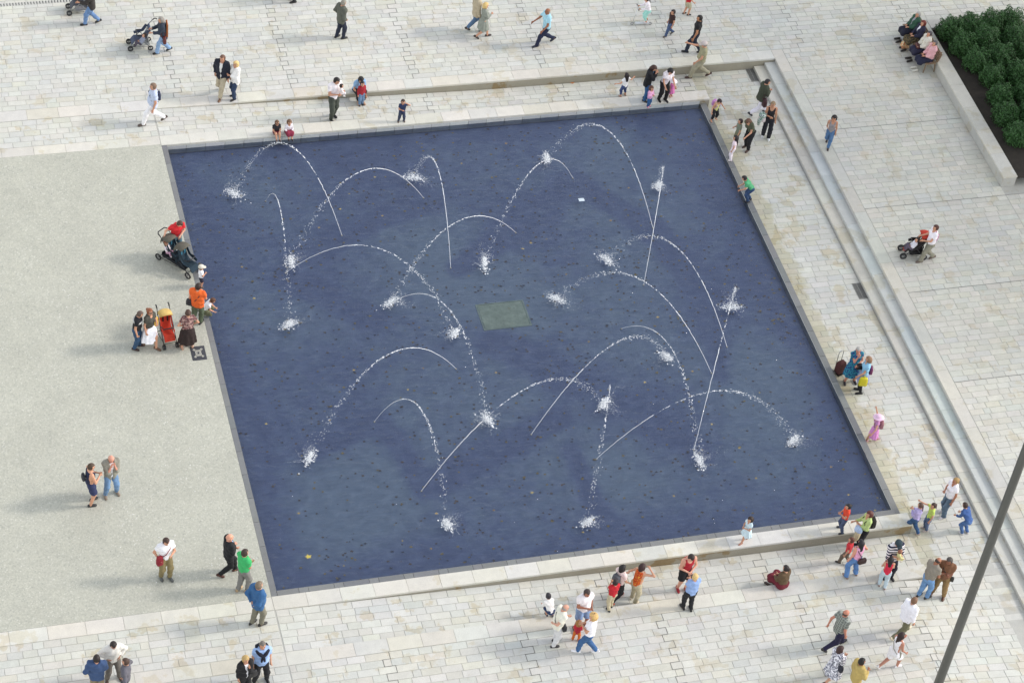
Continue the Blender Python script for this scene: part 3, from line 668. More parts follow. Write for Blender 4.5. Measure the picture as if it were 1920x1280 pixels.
    for hip, kn, ak, pit, sgn in feet:
        fd = rzm(-sgn*R_(8)) @ rx(R_(pit)) @ np.array([0, 1, 0]); base = ak+rx(R_(pit)) @ np.array([0, -.012, -an+.017]); fdirs.append((fd, base))
        body = smin(body, cap(P, base-fd*.012, base+fd*.088*ls, .020*fr, .016*fr), .02)
    mats = [cmat('skin', skin), cmat('plastic', '1c1512'), cmat('skin', '9c5a50')]
    V, Q = surfnet(body, lo, h)
    ex = MB()
    # face: nose, ears, eyes, lips
    W = lambda l: hc+HR @ (np.array(l)*hs)
    ex.tube([W((0, .046, .018)), W((0, .058, -.004)), W((0, .050, -.012))], [.004*hs, .0085*hs, .007*hs], 5)
    Rm = Matrix(HR.tolist())
    for s_ in (-1, 1): ex.ell(W((s_*.048, -.004, .004)), (.006*hs, .012*hs, .018*hs), 6, 5, Rm)
    ex.cur = 1
    for s_ in (-1, 1): ex.ell(W((s_*.018, .0475, .014)), (.0075*hs, .005*hs, .0045*hs), 6, 4, Rm)
    ex.cur = 2; ex.ell(W((0, .0495, -.032)), (.014*hs, .005*hs, .004*hs), 6, 4, Rm); ex.cur = 0
    # hands: palm, four fingers, thumb
    for sh, el, wr, sgn in arms:
        d = wr-el; d /= np.linalg.norm(d); n = np.cross(d, [0, 1, 0]) if abs(d[1]) < .9 else np.cross(d, [0, 0, 1]); n = n/np.linalg.norm(n)
        s = np.cross(n, d); nn = -n*sgn if (n*sgn)[0] > 0 else n*sgn
        k = fr*.95; c = wr+d*.026*k
        ex.tube([wr-d*.012, wr+d*.010*k, wr+d*.030*k, wr+d*.050*k], [.013*k, .0165*k, .0205*k, .019*k], 6)
        for i, (o, L) in enumerate(((-.0165, .036), (-.0055, .043), (.0055, .040), (.0165, .031))):
            b = wr+d*.044*k+s*o*k; m = b+(d*.85+nn*.35)*L*.55*k; e = m+(d*.55+nn*.8)*L*.5*k; ex.tube([b, m, e], [.0058*k, .0054*k, .0042*k], 5)
        b = wr+d*.018*k+s*.017*k; m = b+(d*.6+s*.75+nn*.15)*.022*k; e = m+(d*.9+s*.2+nn*.3)*.02*k; ex.tube([b, m, e], [.0075*k, .0065*k, .005*k], 5)
    tv = np.array([tuple(v) for v in ex.v]); me = bpy.data.meshes.new('body')
    n0 = len(V); allv = np.concatenate([V, tv])*H
    fl = [tuple(r) for r in Q.tolist()]+[tuple(i+n0 for i in r) for r in ex.f]
    me.from_pydata(allv.tolist(), [], fl)
    for m in mats: me.materials.append(m)
    me.polygons.foreach_set('material_index', [0]*len(Q)+ex.m); me.polygons.foreach_set('use_smooth', [True]*len(fl)); me.update()
    link('body', me, root)
    def shell(D, name, mat, P_=None, lo_=None, h_=None):
        V, Q = surfnet(D, lo if lo_ is None else lo_, h if h_ is None else h_)
        if len(Q) == 0: return None
        return link(name, np_mesh(name, V*H, Q, mat), root)
    wob = .0035*np.sin(P[..., 2]*62+P[..., 0]*23+px)+.003*np.sin(P[..., 0]*70+P[..., 1]*41+P[..., 2]*20+py)
    def fabric(c, kind='cloth'):
        if isinstance(c, tuple): return cmat(*c)
        return cmat(kind, c)
    # --- bottoms
    bk, bc = bottom[0], bottom[1]
    if bk in ('long', 'capri', 'short', 'flare'):
        hipd = cap(sq, (0, 0, -.012), (0, 0, .05*ts), pr+.006, wr_+.011)*.9; d = np.maximum(hipd, q[..., 2]-.055*ts)
        for hip, kn, ak, pit, sgn in feet:
            if bk == 'short':
                e = hip+(kn-hip)*.86; lg = cap(P, hip, e, th+.012, kn_r+.026); u = (kn-hip)/np.linalg.norm(kn-hip); lg = np.maximum(lg, (P-e.astype(np.float32)) @ u.astype(np.float32))
            else:
                e = ak-(ak-kn)*(.0 if bk != 'capri' else .38); u = (ak-kn)/np.linalg.norm(ak-kn); fl_ = .022 if bk == 'flare' else .012
                lg = smin(cap(P, hip, kn, th+.009, kn_r+.012), cap(P, kn, e+u*.03, kn_r+.013, an_r+fl_), .02); lg = np.maximum(lg, (P-(e+u*.012).astype(np.float32)) @ u.astype(np.float32))
            d = smin(d, lg, .018)
        d = d+wob*.9
        o = shell(d, {'long': 'trousers', 'flare': 'trousers', 'capri': 'capri_trousers', 'short': 'shorts'}[bk], fabric(bc, 'denim' if len(bottom) > 2 else 'cloth'))
    elif bk in ('skirt', 'dress'):
        hem = bottom[2] if len(bottom) > 2 else .27
        if sit is None:
            mid = (feet[0][2]+feet[1][2])/2; zt = pz+.05*ts; zb = hem*ls
            tt = np.clip((zt-P[..., 2])/(zt-zb), 0, 1); cx = pel[0]+(mid[0]-pel[0])*tt*.5; cy = pel[1]+(mid[1]-pel[1])*tt*.5
            ddx, ddy = P[..., 0]-cx, (P[..., 1]-cy)/.78; ang = np.arctan2(ddy, ddx); spr = .045 if bk == 'dress' else .06
            rad = (wr_+.012)+(pr-wr_+.012)*np.minimum(tt*3.5, 1)+spr*tt+.012*tt*np.sin(ang*9+px)
            d = (np.sqrt(ddx**2+ddy**2)-rad)*.8; d = np.maximum(np.maximum(d, P[..., 2]-zt), zb+.006*np.sin(ang*5)-P[..., 2])
        else:
            d = np.maximum(cap(sq, (0, 0, -.01), (0, 0, .05*ts), pr+.01, wr_+.012)*.9, q[..., 2]-.055)
            for hip, kn, ak, pit, sgn in feet: d = smin(d, smin(cap(P, hip, kn, th+.02, kn_r+.03), cap(P, kn, kn+(ak-kn)*.35, kn_r+.03, kn_r+.025), .03), .07)
        shell(d+wob*.6, 'skirt', fabric(bc))
    if leggings:
        d = None
        for hip, kn, ak, pit, sgn in feet:
            lg = smin(cap(P, hip, kn, th+.004, kn_r+.006), cap(P, kn, ak, kn_r+.006, an_r+.006), .02); d = lg if d is None else smin(d, lg, .018)
        shell(d, 'leggings', fabric(leggings))
    # --- tops
    tk, tc = top[0], top[1]; infl = {'tee': .011, 'shirt': .014, 'tank': .008, 'sweater': .017, 'jacket': .022, 'coat': .024, 'dress': .010, 'long': .011}[tk]
    if tk in ('jacket', 'coat'):
        d = np.maximum(np.maximum(td-.010, -.03-q[..., 2]), q[..., 2]-.305*ts)
        shell(d, 'shirt', fabric(top[2] if len(top) > 2 else 'd8d8d4'))
    hem = {'tee': -.035, 'shirt': -.05, 'tank': -.03, 'sweater': -.03, 'jacket': -.085, 'coat': -.09, 'dress': -.0, 'long': -.03}[tk]
    d = td-infl
    if tk in ('coat', 'jacket', 'shirt'): d = smin(d, cap(sq, (0, 0, -.06), (0, 0, .09), pr+infl*1.1, wr_+infl*1.2)*.9, .03)
    if tk == 'tank':
        d = np.maximum(d, np.abs(q[..., 0])-.078*fr-.0*P[..., 0]); d = np.maximum(d, -ell(q, (0, .06, .33*ts), (.05, .07, .085)))
        d = np.maximum(d, q[..., 2]-.315*ts)
    else:
        sl = {'tee': .55, 'shirt': .62, 'sweater': 1.9, 'jacket': 1.9, 'coat': 1.9, 'dress': .45, 'long': 1.9}[tk]
        if len(top) > 3: sl = top[3]
        for (sh, el, wr, sgn) in arms:
            ri = infl*.75
            if sl <= 1:
                e = sh+(el-sh)*sl; u = (el-sh)/np.linalg.norm(el-sh); s_ = np.maximum(cap(P, sh, e+u*.03, r_ua*1.15+ri, r_fa+ri+.006), (P-e.astype(np.float32)) @ u.astype(np.float32))
            else:
                e = el+(wr-el)*(sl-1); u = (wr-el)/np.linalg.norm(wr-el)
                s_ = smin(cap(P, sh, el, r_ua*1.12+ri, r_fa+ri), np.maximum(cap(P, el, e+u*.03, r_fa+ri, r_w+ri+.003), (P-e.astype(np.float32)) @ u.astype(np.float32)), .012)
            d = smin(d, s_, .02)
        d = np.maximum(d, q[..., 2]-.318*ts-.6*np.abs(q[..., 0]))
        if f or tk == 'dress': d = np.maximum(d, -ell(q, (0, .055, .335*ts), (.042, .05, .06)))
    low = hem-q[..., 2]
    if sit is not None or legs == 'crouch': low = -.045-q[..., 2]
    lowcut = np.where((np.abs(q[..., 0]) < .16) & (q[..., 2] < .12), low, -1) if tk != 'x' else low
    # keep sleeves that hang below the hem
    body_part = np.maximum(td-infl if tk not in ('coat', 'jacket', 'shirt') else smin(td-infl, cap(sq, (0, 0, -.06), (0, 0, .09), pr+infl*1.1, wr_+infl*1.2)*.9, .03), low)
    near_arm = np.minimum(armd[0], armd[1])
    d = np.where((q[..., 2] < hem+.02) & (near_arm > infl+.012), body_part, d)
    if tk in ('jacket', 'coat'):
        op = np.maximum(np.abs(q[..., 0])-(.010+.13*np.clip(q[..., 2]-.10*ts, 0, .3)), -q[..., 1]); d = np.where(near_arm > infl+.004, np.maximum(d, -op), d)
    d = d+wob*(1.1 if tk != 'tank' else .6)
    nm = {'tee': 'tee_shirt', 'shirt': 'shirt', 'tank': 'tank_top', 'sweater': 'sweater', 'jacket': 'jacket', 'coat': 'cardigan', 'dress': 'dress_bodice', 'long': 'long_sleeved_top'}[tk]
    shell(d, nm, fabric(tc))
    # --- shoes
    if shoes:
        for (fd, base), (hip, kn, ak, pit, sgn) in zip(fdirs, feet):
            mb = MB(); s = np.cross(fd, [0, 0, 1]); s /= np.linalg.norm(s); u = np.cross(s, fd); rings = []
            prof = ((-.040, .016, .024, .0), (-.030, .023, .034, .0), (.0, .024, .044, .0), (.035, .026, .032, .0), (.075, .030, .024, .0), (.105, .026, .018, .0), (.120, .012, .010, .002))
            vs = []
            for (t, w, hh, b) in prof:
                for a in range(8):
                    th_ = 2*math.pi*a/8; up = math.sin(th_); c = base+fd*t*ls*.95+s*w*math.cos(th_)*fr*.92+u*((hh*up if up > 0 else -.017*min(1, -up*1.6))+.0)*fr
                    vs.append(c*H)
            fs = [(i*8+k, i*8+(k+1) % 8, (i+1)*8+(k+1) % 8, (i+1)*8+k) for i in range(len(prof)-1) for k in range(8)]+[tuple(range(8)), tuple(range((len(prof)-1)*8+7, (len(prof)-1)*8-1, -1))]
            mb.add(vs, fs); mb.build('shoe', cmat('leather', shoes), root, True)
    # --- hair, hats (finer grid round the head)
    hst, hcol = hair[0], hair[1]; m2 = .15*hs if hst in ('long', 'pony') else .085*hs
    hl = .0095*hs; HP = grid([-.075*hs, -.10*hs, -.17*hs if hst in ('long', 'pony') else -.08*hs], [.075*hs, .08*hs, .09*hs], hl); hp = HP/hs
    thk = {'short': .010, 'bald': .006, 'long': .014, 'bob': .016, 'pony': .010, 'bun': .012, 'curly': .024}[hst]
    hh_ = smin(ell(hp, (0, -.004, .012), (.046+thk, .055+thk, .056+thk)), ell(hp, (0, .0, -.02), (.040+thk*.8, .045+thk*.6, .045)), .02)
    rough = .003*np.sin(hp[..., 0]*230)*np.sin(hp[..., 1]*190+hp[..., 2]*210)*(3.0 if hst == 'curly' else 1.0); hh_ = hh_+rough
    face = np.maximum(.012-hp[..., 1], hp[..., 2]-.040-.25*np.abs(hp[..., 0]))        # inside => face
    hh_ = np.maximum(hh_, -face)
    low_ = {'short': -.022, 'bald': -.012, 'long': -.145, 'bob': -.055, 'pony': -.022, 'bun': -.02, 'curly': -.045}[hst]
    if hst in ('long', 'bob'):
        hh_ = smin(hh_, np.maximum(cap(hp*np.array([.8, 1, 1]), (0, -.03, .01), (0, -.052, low_), .042, .030), hp[..., 1]-.0), .02)
    hh_ = np.maximum(hh_, low_-hp[..., 2]-(.35*np.clip(-hp[..., 1], 0, 1) if hst in ('short', 'bald') else 0)-.0)
    if hst == 'bald': hh_ = np.maximum(hh_, hp[..., 2]-.022)
    if hst == 'pony': hh_ = np.minimum(hh_, cap(hp, (0, -.06, .035), (0, -.085, -.10), .018, .010))
    if hst == 'bun': hh_ = np.minimum(hh_, ell(hp, (0, -.068, .030), (.028, .024, .026)))
    V, Q = surfnet(hh_, np.array([-.075*hs, -.10*hs, HP[0, 0, 0, 2]]), hl)
    if len(Q): link('hair', np_mesh('hair', (V @ HR.T+hc)*H, Q, cmat('hair', hcol)), root)
    if hat:
        mb = MB(); hk, hcl = hat; n = 14; vs = []; fs = []
        prof = [(.060, .020), (.061, .035), (.056, .055), (.042, .074), (.020, .083), (.001, .085)]
        if hk == 'brim': prof = [(.105, .008), (.098, .016), (.064, .026)]+prof[1:]
        for (r, zz) in prof:
            for k in range(n):
                t = 2*math.pi*k/n; vs.append((hc+HR @ (np.array([r*math.cos(t), r*1.16*math.sin(t)-.004, zz])*hs))*H)
        for i in range(len(prof)-1):
            for k in range(n): fs.append((i*n+k, i*n+(k+1) % n, (i+1)*n+(k+1) % n, (i+1)*n+k))
        mb.add(vs, fs)
        if hk == 'cap':
            vv = [(-.050, .040, .024), (-.038, .095, .016), (.0, .112, .014), (.038, .095, .016), (.050, .040, .024), (0, .05, .028)]
            pv = [(hc+HR @ (np.array(v)*hs))*H for v in vv]+[(hc+HR @ ((np.array(v)-[0, 0, .006])*hs))*H for v in vv]
            mb.add(pv, [(5, 1, 0), (5, 2, 1), (5, 3, 2), (5, 4, 3), (6, 7, 11), (7, 8, 11), (8, 9, 11), (9, 10, 11), (0, 1, 7, 6), (1, 2, 8, 7), (2, 3, 9, 8), (3, 4, 10, 9)])
        mb.build({'cap': 'cap', 'brim': 'sun_hat', 'beret': 'bathing_cap'}[hk], cmat('cloth', hcl), root, True)
    if glasses:
        mb = MB(); mb.tube([W((-.050, .0, .016)), W((-.040, .046, .016)), W((-.018, .0535, .014)), W((0, .054, .016)), W((.018, .0535, .014)), W((.040, .046, .016)), W((.050, .0, .016))], [.003*hs, .006*hs, .010*hs, .005*hs, .010*hs, .006*hs, .003*hs], 6)
        mb.v = [tuple(np.array(v)*H) for v in mb.v]; mb.build('sunglasses', cmat('plastic', '14141a'), root)
    info = dict(root=root, H=H, yaw=R_(yaw-90), loc=np.array(root.location), arms=arms, T=T, pel=pel, tz=tz, hc=hc, shw=shw, HR=HR, hs=hs, lean=lean)
    return info
def at(p, local):
    """body-frame point (body heights) -> world"""
    return p['loc']+rzm(p['yaw']) @ (np.array(local)*p['H'])
def hand(p, i): sh, el, wr, s = p['arms'][i]; d = wr-el; return at(p, wr+d/np.linalg.norm(d)*.05)
def torso_pt(p, q): return p['pel']+p['T'] @ np.array(q)
def bag(p, local, size, colr, label, strap=None, name='shoulder_bag', kind='leather', cat='bag', rz=0.):
    """bag hung on a person: local body-frame point of its centre; strap = list of body-frame points"""
    w = at(p, local); t = empty(name, tuple(w), p['yaw']+rz); tag(t, label, cat); sx, sy, sz = (v/2 for v in size)
    mb = MB(); vs = []
    for (z, k) in ((-1, .86), (-.8, 1.0), (.2, .98), (.85, .86), (1, .70)):
        for (a, b) in ((-1, -.55), (-.8, -1), (.8, -1), (1, -.55), (1, .55), (.8, 1), (-.8, 1), (-1, .55)): vs.append((a*sx*k, b*sy*k, z*sz))
    fs = [(i*8+k, i*8+(k+1) % 8, (i+1)*8+(k+1) % 8, (i+1)*8+k) for i in range(4) for k in range(8)]+[tuple(range(7, -1, -1)), tuple(range(32, 40))]
    mb.add(vs, fs); mb.build('pouch', cmat(kind, colr), t, True)
    if strap:
        inv = rzm(-(p['yaw']+rz)); pts = [tuple(inv @ (at(p, s)-w)) for s in strap]
        MB().tube(pts, .013, 5).build('strap', cmat('leather', colr), t)
    else:
        MB().tube([(-sx*.5, 0, sz*.9), (-sx*.35, 0, sz*1.5), (sx*.35, 0, sz*1.5), (sx*.5, 0, sz*.9)], .008, 5).build('handle', cmat(kind, colr), t)
    return t
def cross_strap(p, hipside):
    """strap points from one hip over the other shoulder, outside the clothes"""
    s = hipside; q = [(s*.095, .03, .03), (s*.02, .085, .14), (-s*.05, .075, .24), (-s*.07, .01, .325*p['tz']/.285), (-s*.05, -.075, .24), (s*.02, -.085, .12), (s*.095, -.03, .03)]
    return [torso_pt(p, v) for v in q]
def backpack(p, colr, label, size=(.28, .15, .38)):
    t = bag(p, torso_pt(p, (0, -.065-.075/p['H'], .17)), size, colr, label, name='backpack', kind='cloth')
    w = np.array(t.location); inv = rzm(-p['yaw'])
    for s in (-1, 1):
        pts = [tuple(inv @ (at(p, torso_pt(p, v))-w)) for v in ((s*.05, -.085, .26), (s*.06, 0, .33*p['tz']/.285), (s*.06, .08, .24), (s*.085, .05, .12), (s*.07, -.08, .08))]
        MB().tube(pts, .014, 5).build('shoulder_strap', cmat('cloth', colr), t)
    return t
def band(p, pts, colr, name, r=.018):
    """cloth band in body-frame points, part of the person's clothing"""
    MB().tube([tuple(np.array(q)*p['H']) for q in pts], r, 6).build(name, cmat('cloth', colr), p['root'], True)
# ------------------------------------------------------------------ strollers, scooter, trolley, benches, mast
def wheel(parent, x, y, r, w=.045, colr='1c1c1e', hub='8a8a88'):
    t = MB(); n = 16; vs = []; fs = []
    prof = [(r*.68, -w/2), (r*.94, -w/2), (r, -w/4), (r, w/4), (r*.94, w/2), (r*.68, w/2)]
    for k in range(n):
        a = 2*math.pi*k/n
        for (rr, xx) in prof: vs.append((x+xx, y+rr*math.cos(a), r+rr*math.sin(a)))
    m = len(prof)
    for k in range(n):
        for i in range(m): fs.append((k*m+i, ((k+1) % n)*m+i, ((k+1) % n)*m+(i+1) % m, k*m+(i+1) % m))
    t.add(vs, fs); o = t.build('wheel', cmat('plastic', colr), parent, True)
    h = MB(); h.tube([(x-w*.4, y, r), (x+w*.4, y, r)], r*.2, 8)
    for k in range(6):
        a = math.pi*k/3; h.tube([(x, y, r), (x, y+r*.72*math.cos(a), r+r*.72*math.sin(a))], .007, 4)
    h.build('hub', cmat('plastic', hub), o)
def canopy(parent, cx, cy, cz, r, a0, a1, colr, w):
    mb = MB(); vs = []; fs = []; na, nb_ = 7, 9
    for i in range(na+1):
        a = R_(a0+(a1-a0)*i/na)
        for j in range(nb_+1):
            b = -1+2*j/nb_; xx = w*math.sin(b*1.45)/math.sin(1.45); rr = r*(math.cos(b*1.2)*.55+.45); vs.append((cx+xx, cy+rr*math.cos(a), cz+rr*math.sin(a)))
    for i in range(na):
        for j in range(nb_): k = i*(nb_+1)+j; fs.append((k, k+1, k+nb_+2, k+nb_+1))
    n0 = len(vs); c0 = np.array([cx, cy, cz]); inner = [tuple(c0+(np.array(v)-c0)*.955) for v in vs]
    mb.add(vs+inner, fs+[tuple(n0+q for q in reversed(f)) for f in fs]+[(j+1, j, n0+j, n0+j+1) for j in range(nb_)]+[(na*(nb_+1)+j, na*(nb_+1)+j+1, n0+na*(nb_+1)+j+1, n0+na*(nb_+1)+j) for j in range(nb_)])
    return mb.build('canopy', cmat('cloth', colr), parent, True)
def stroller(px, py, yaw, label, frame='55585c', seat='2a2c34', hood=None, handle='202022', r=.10, basket='303034', accent=None, s=1.0, tandem=False):
    x, y, z = GZ(px, py); t = empty('stroller', (x, y, z+.014), R_(yaw-90)); tag(t, label, 'stroller'); t.scale = (s, s, s)
    L = 0.42 if tandem else 0.
    f = MB()
    for sx in (-1, 1):
        f.tube([(sx*.21, .38+L, .12), (sx*.21, .22+L, .30), (sx*.21, -.10, .60), (sx*.21, -.36, .90), (sx*.20, -.46, 1.02)], .013, 6)
        f.tube([(sx*.21, .02+L*.6, .50), (sx*.25, -.30-L*.4, .12)], .013, 6); f.tube([(sx*.21, .30+L, .22), (sx*.25, -.30-L*.4, .14)], .010, 5)
    f.tube([(-.25, -.30-L*.4, .13), (.25, -.30-L*.4, .13)], .010, 5); f.tube([(-.21, .34+L, .18), (.21, .34+L, .18)], .010, 5); f.build('frame', cmat('metal', frame), t, True)
    h = MB()
    if tandem: h.tube([(-.20, -.44, 1.0), (-.20, -.54, 1.06), (-.15, -.60, 1.08), (.15, -.60, 1.08), (.20, -.54, 1.06), (.20, -.44, 1.0)], .02, 6)
    else:
        for sx in (-1, 1): h.tube([(sx*.20, -.45, 1.01), (sx*.20, -.50, 1.06), (sx*.20, -.57, 1.06), (sx*.20, -.60, 1.02)], .021, 6)
    h.build('handle', cmat('plastic', handle), t, True)
    for k in range(2 if tandem else 1):
        o = k*.58
        sp = MB().strip([(.36+o-(.0 if k or not tandem else .12), .26), (.24+o-(.0 if k or not tandem else .05), .42), (-.06+o, .40), (-.16+o, .52), (-.30+o, .90)], -.17, .17, .03)
        so = sp.build('seat', cmat('cloth', seat), t)
        if accent:
            MB().box(-.10, -.05, -.245+o, -.20+o, .55, .80).build('harness', cmat('cloth', accent), so); MB().box(.05, .10, -.245+o, -.20+o, .55, .80).build('harness', cmat('cloth', accent), so)
        for sx in (-1, 1): MB().strip([(-.28+o, .80), (-.12+o, .56), (.05+o, .50), (.22+o, .46)], sx*.178-.006, sx*.178+.006, .12).build('side_panel', cmat('cloth', seat), t)
        if hood: canopy(t, 0, -.20+o, .74, .33, 62, 178, hood, .215)
        MB().tube([(-.19, .0+o, .62), (-.17, .16+o, .64), (.17, .16+o, .64), (.19, .0+o, .62)], .020, 6).build('bumper_bar', cmat('plastic', handle), t, True)
    b = MB(); b.box(-.17, .17, -.26-L*.3, .18+L, .16, .20); b.box(-.18, .18, -.27-L*.3, -.255-L*.3, .20, .34); b.box(-.18, -.17, -.25-L*.3, .18+L, .20, .28); b.box(.17, .18, -.25-L*.3, .18+L, .20, .28); b.build('basket', cmat('cloth', basket), t)
    for sx in (-1, 1):
        for yy in (.40+L, -.31-L*.4):
            if yy > 0 and not tandem: wheel(t, sx*.21-.028, yy, r, .03); wheel(t, sx*.21+.028, yy, r, .03)
            else: wheel(t, sx*.255, yy, r*(1.15 if tandem else 1), .045)
    return t
stroller(150, 22, 178, 'grey stroller pushed by the person cut off at the top left', '8a8a88', '50525a', None, basket='8c8c90')
stroller(264, 88, 180, 'grey and blue buggy pushed left by the grey-haired woman', '6a6c74', '4a5368', None, basket='b8b8b4', accent='c8c8c0')
stroller(327, 493, -52, 'dark tandem double stroller with teal trim beside the pool rim', '3a3d42', '1f3340', '5c584e', '1c1c20', .11, '1c2026', accent='3a7a94', tandem=True)
stroller(313, 637, -82, 'red and yellow stroller facing the viewer between two couples', '3a3a3c', 'c03a24', 'd0b068', '202022', .09, 'd8d8d4', accent='301410')
stroller(1711, 478, 170, 'red and black three-wheel style stroller on the right plaza', '4a4a4c', '2a2022', 'b83a2a', '202022', .12, '1c1c1e', accent='b04028')
# scooter
x, y, z = GZ(1202, 47.5); sc = empty('kick_scooter', (x, y, z+.014), R_(174-90)); tag(sc, 'silver kick scooter ridden by the girl in mint trousers', 'scooter')
MB().box(-.055, .055, -.30, .26, .075, .095, .006).build('deck', cmat('metal', 'c8c8c8'), sc)
MB().tube([(0, .26, .085), (0, .34, .14), (0, .33, .20), (0, .24, .82)], .016, 8).build('steering_column', cmat('metal', 'd0d0d0'), sc, True)
MB().tube([(-.17, .24, .82), (.17, .24, .82)], .013, 8).build('handlebar', cmat('metal', 'b0b0b0'), sc, True)
for s in (-1, 1): MB().tube([(s*.12, .24, .82), (s*.20, .24, .82)], .019, 8).build('grip', cmat('plastic', '3a3030'), sc, True)
wheel(sc, 0, .36, .06, .03, '8a8a88', 'd0d0d0'); wheel(sc, 0, -.34, .06, .03, '8a8a88', 'd0d0d0')
# shopping trolley
x, y, z = GZ(1572, 702); tr = empty('shopping_trolley', (x, y, z+.014), R_(20)); tag(tr, 'dark maroon wheeled shopping trolley standing at the pool edge', 'trolley')
b = MB(); vs = []
for (zz, w, d) in ((.10, .12, .085), (.14, .14, .10), (.48, .145, .10), (.58, .12, .085), (.62, .05, .03)): vs += [(-w, -d, zz), (w, -d, zz), (w, d, zz), (-w, d, zz)]
b.add(vs, [(3, 2, 1, 0), (16, 17, 18, 19)]+[(l*4+i, l*4+(i+1) % 4, l*4+4+(i+1) % 4, l*4+4+i) for l in range(4) for i in range(4)]); b.build('bag_body', cmat('cloth', '46201e'), tr)
MB().tube([(-.10, .13, .06), (-.10, .13, .92), (-.06, .13, .98), (.06, .13, .98), (.10, .13, .92), (.10, .13, .06)], .012, 6).build('handle_frame', cmat('metal', '9a9a9a'), tr, True)
MB().box(-.12, .12, -.12, .18, .05, .065).build('foot_plate', cmat('metal', '60605e'), tr)
wheel(tr, -.17, .17, .075, .03); wheel(tr, .17, .17, .075, .03)
# benches
def bench(y0, y1, label):
    t = empty('wooden_bench', (28.83, (y0+y1)/2, .012)); tag(t, label, 'bench', 'benches along the planter wall'); L = (y1-y0)/2; wd = m_plain('bench_wood', (.24, .165, .10), .6, 0, .25, 7)
    for i in range(5): MB().box(-.26+i*.085, -.185+i*.085, -L, L, .43, .455, .005).build('seat_slat', wd, t)
    for i in range(5):
        zz = .52+i*.075; xx = .19+(zz-.45)*.30
        s = MB().box(-.012, .012, -L, L, -.032, .032, .005).build('back_slat', wd, t); s.location = (xx, 0, zz); s.rotation_euler = (0, R_(16), 0)
    for yy in (-L+.08, L-.08):
        MB().tube([(-.24, yy, 0), (-.20, yy, .43)], .024, 4).build('leg', wd, t); MB().tube([(.20, yy, 0), (.15, yy, .43)], .024, 4).build('leg', wd, t)
        MB().tube([(.16, yy, .42), (.31, yy, .92)], .022, 4).build('back_post', wd, t); MB().tube([(-.23, yy, .41), (.18, yy, .41)], .02, 4).build('seat_rail', wd, t)
bench(1.68, 2.86, 'slatted wooden bench at the far end of the planter wall'); bench(.42, 1.60, 'slatted wooden bench nearer the viewer by the planter wall')
# lamp mast
x, y = G(1738, 1338); z = zlow(x); lm = empty('lamp_mast', (x, y, z)); tag(lm, 'tall grey metal lamp mast crossing the lower right corner', 'lamp post')
gm = m_plain('mast_paint', (.115, .115, .105), .45, .3, .06, 2)
MB().tube([(0, 0, 0), (0, 0, .02)], .24, 16).build('base_plate', gm, lm); MB().tube([(0, 0, .02), (0, 0, 5), (0, 0, 10), (0, 0, 17)], [.135, .125, .115, .095], 20).build('pole', gm, lm, True)
MB().tube([(0, 0, 16.9), (0, 0, 17.1), (0, 0, 17.4)], [.10, .35, .30], 16).build('lamp_head', gm, lm, True)
# ------------------------------------------------------------------ fountain jets: ballistic arcs from nozzle to splash
JET = [((641,441),(437,365),3.06,.30),((498,377),(541,610),2.42,.6),((794,371),(545,492),2.66,.5),((845,502),(775,335),2.44,.45),((536,511),(853,626),2.51,.5),((967,436),(733,568),2.14,.5),((1074,334),(908,496),2.55,.5),((1224,427),(1025,298),2.79,.3),
       ((1207,534),(1233,349),2.44,.55),((1363,650),(1135,488),2.54,.35),((1334,699),(1042,562),2.51,.35),((1165,616),(1310,865),2.2,.45),((996,814),(1250,670),2.23,.4),((1301,843),(1372,578),3.04,.4),((1118,860),(1487,828),2.68,.3),((855,691),(580,860),2.68,.45),
       ((702,790),(838,985),3.01,.4),((790,920),(1132,758),2.59,.35),((1140,730),(1101,980),2.36,.4),((737,567),(914,788),2.45,.4)]
JLAB = ['jet arcing left from mid-left to the splash near the far left corner', 'short-looking jet near the left rim falling towards the viewer', 'jet whose arc passes behind the tall left arc and lands at the left', 'steep jet rising left of centre and landing behind the far arc', 'long low arc leaving the left side towards the middle', 'jet from upper middle arcing down to the left of centre',
        'jet with a bright splash over its nozzle, upper middle', 'highest arc near the far rim, right of centre', 'near-straight jet shooting away at the upper right', 'jet curving left in the right half, upper of two parallel arcs', 'jet curving left in the right half, lower of two parallel arcs', 'small hooked jet right of the hatch falling to the lower right',
        'straight-looking jet rising right from below the hatch', 'long jet shooting away at the far right', 'low arc landing nearest the right rim', 'arc landing left of centre with splash near the lower left', 'hooked arc landing near the near rim, left of centre', 'jet rising right from the lower left of the middle', 'jet with a vertical tip falling straight towards the near rim', 'arc passing left of the hatch and landing below it']
N_ = NT('white_water'); N_.b.inputs['Base Color'].default_value = (.92, .935, .95, 1); N_.b.inputs['Roughness'].default_value = .25; N_.b.inputs['Transmission Weight'].default_value = .08; M['spray'] = N_.m
OCT = np.array([(1, 0, 0), (0, 1, 0), (-1, 0, 0), (0, -1, 0), (0, 0, 1), (0, 0, -1)], float); OCF = np.array([(0, 1, 4), (1, 2, 4), (2, 3, 4), (3, 0, 4), (1, 0, 5), (2, 1, 5), (3, 2, 5), (0, 3, 5)])
def blobs(C, Rr, dirs=None, st=None):
    n = len(C); V = np.repeat(OCT[None], n, 0)*Rr[:, None, None]*rng.uniform(.7, 1.3, (n, 6, 1))
    if dirs is not None:
        V = V+ (V*dirs[:, None, :]).sum(-1, keepdims=True)*dirs[:, None, :]*(st[:, None, None]-1)
    V = V+C[:, None, :]; F = (OCF[None]+6*np.arange(n)[:, None, None]).reshape(-1, 3)
    return V.reshape(-1, 3), F
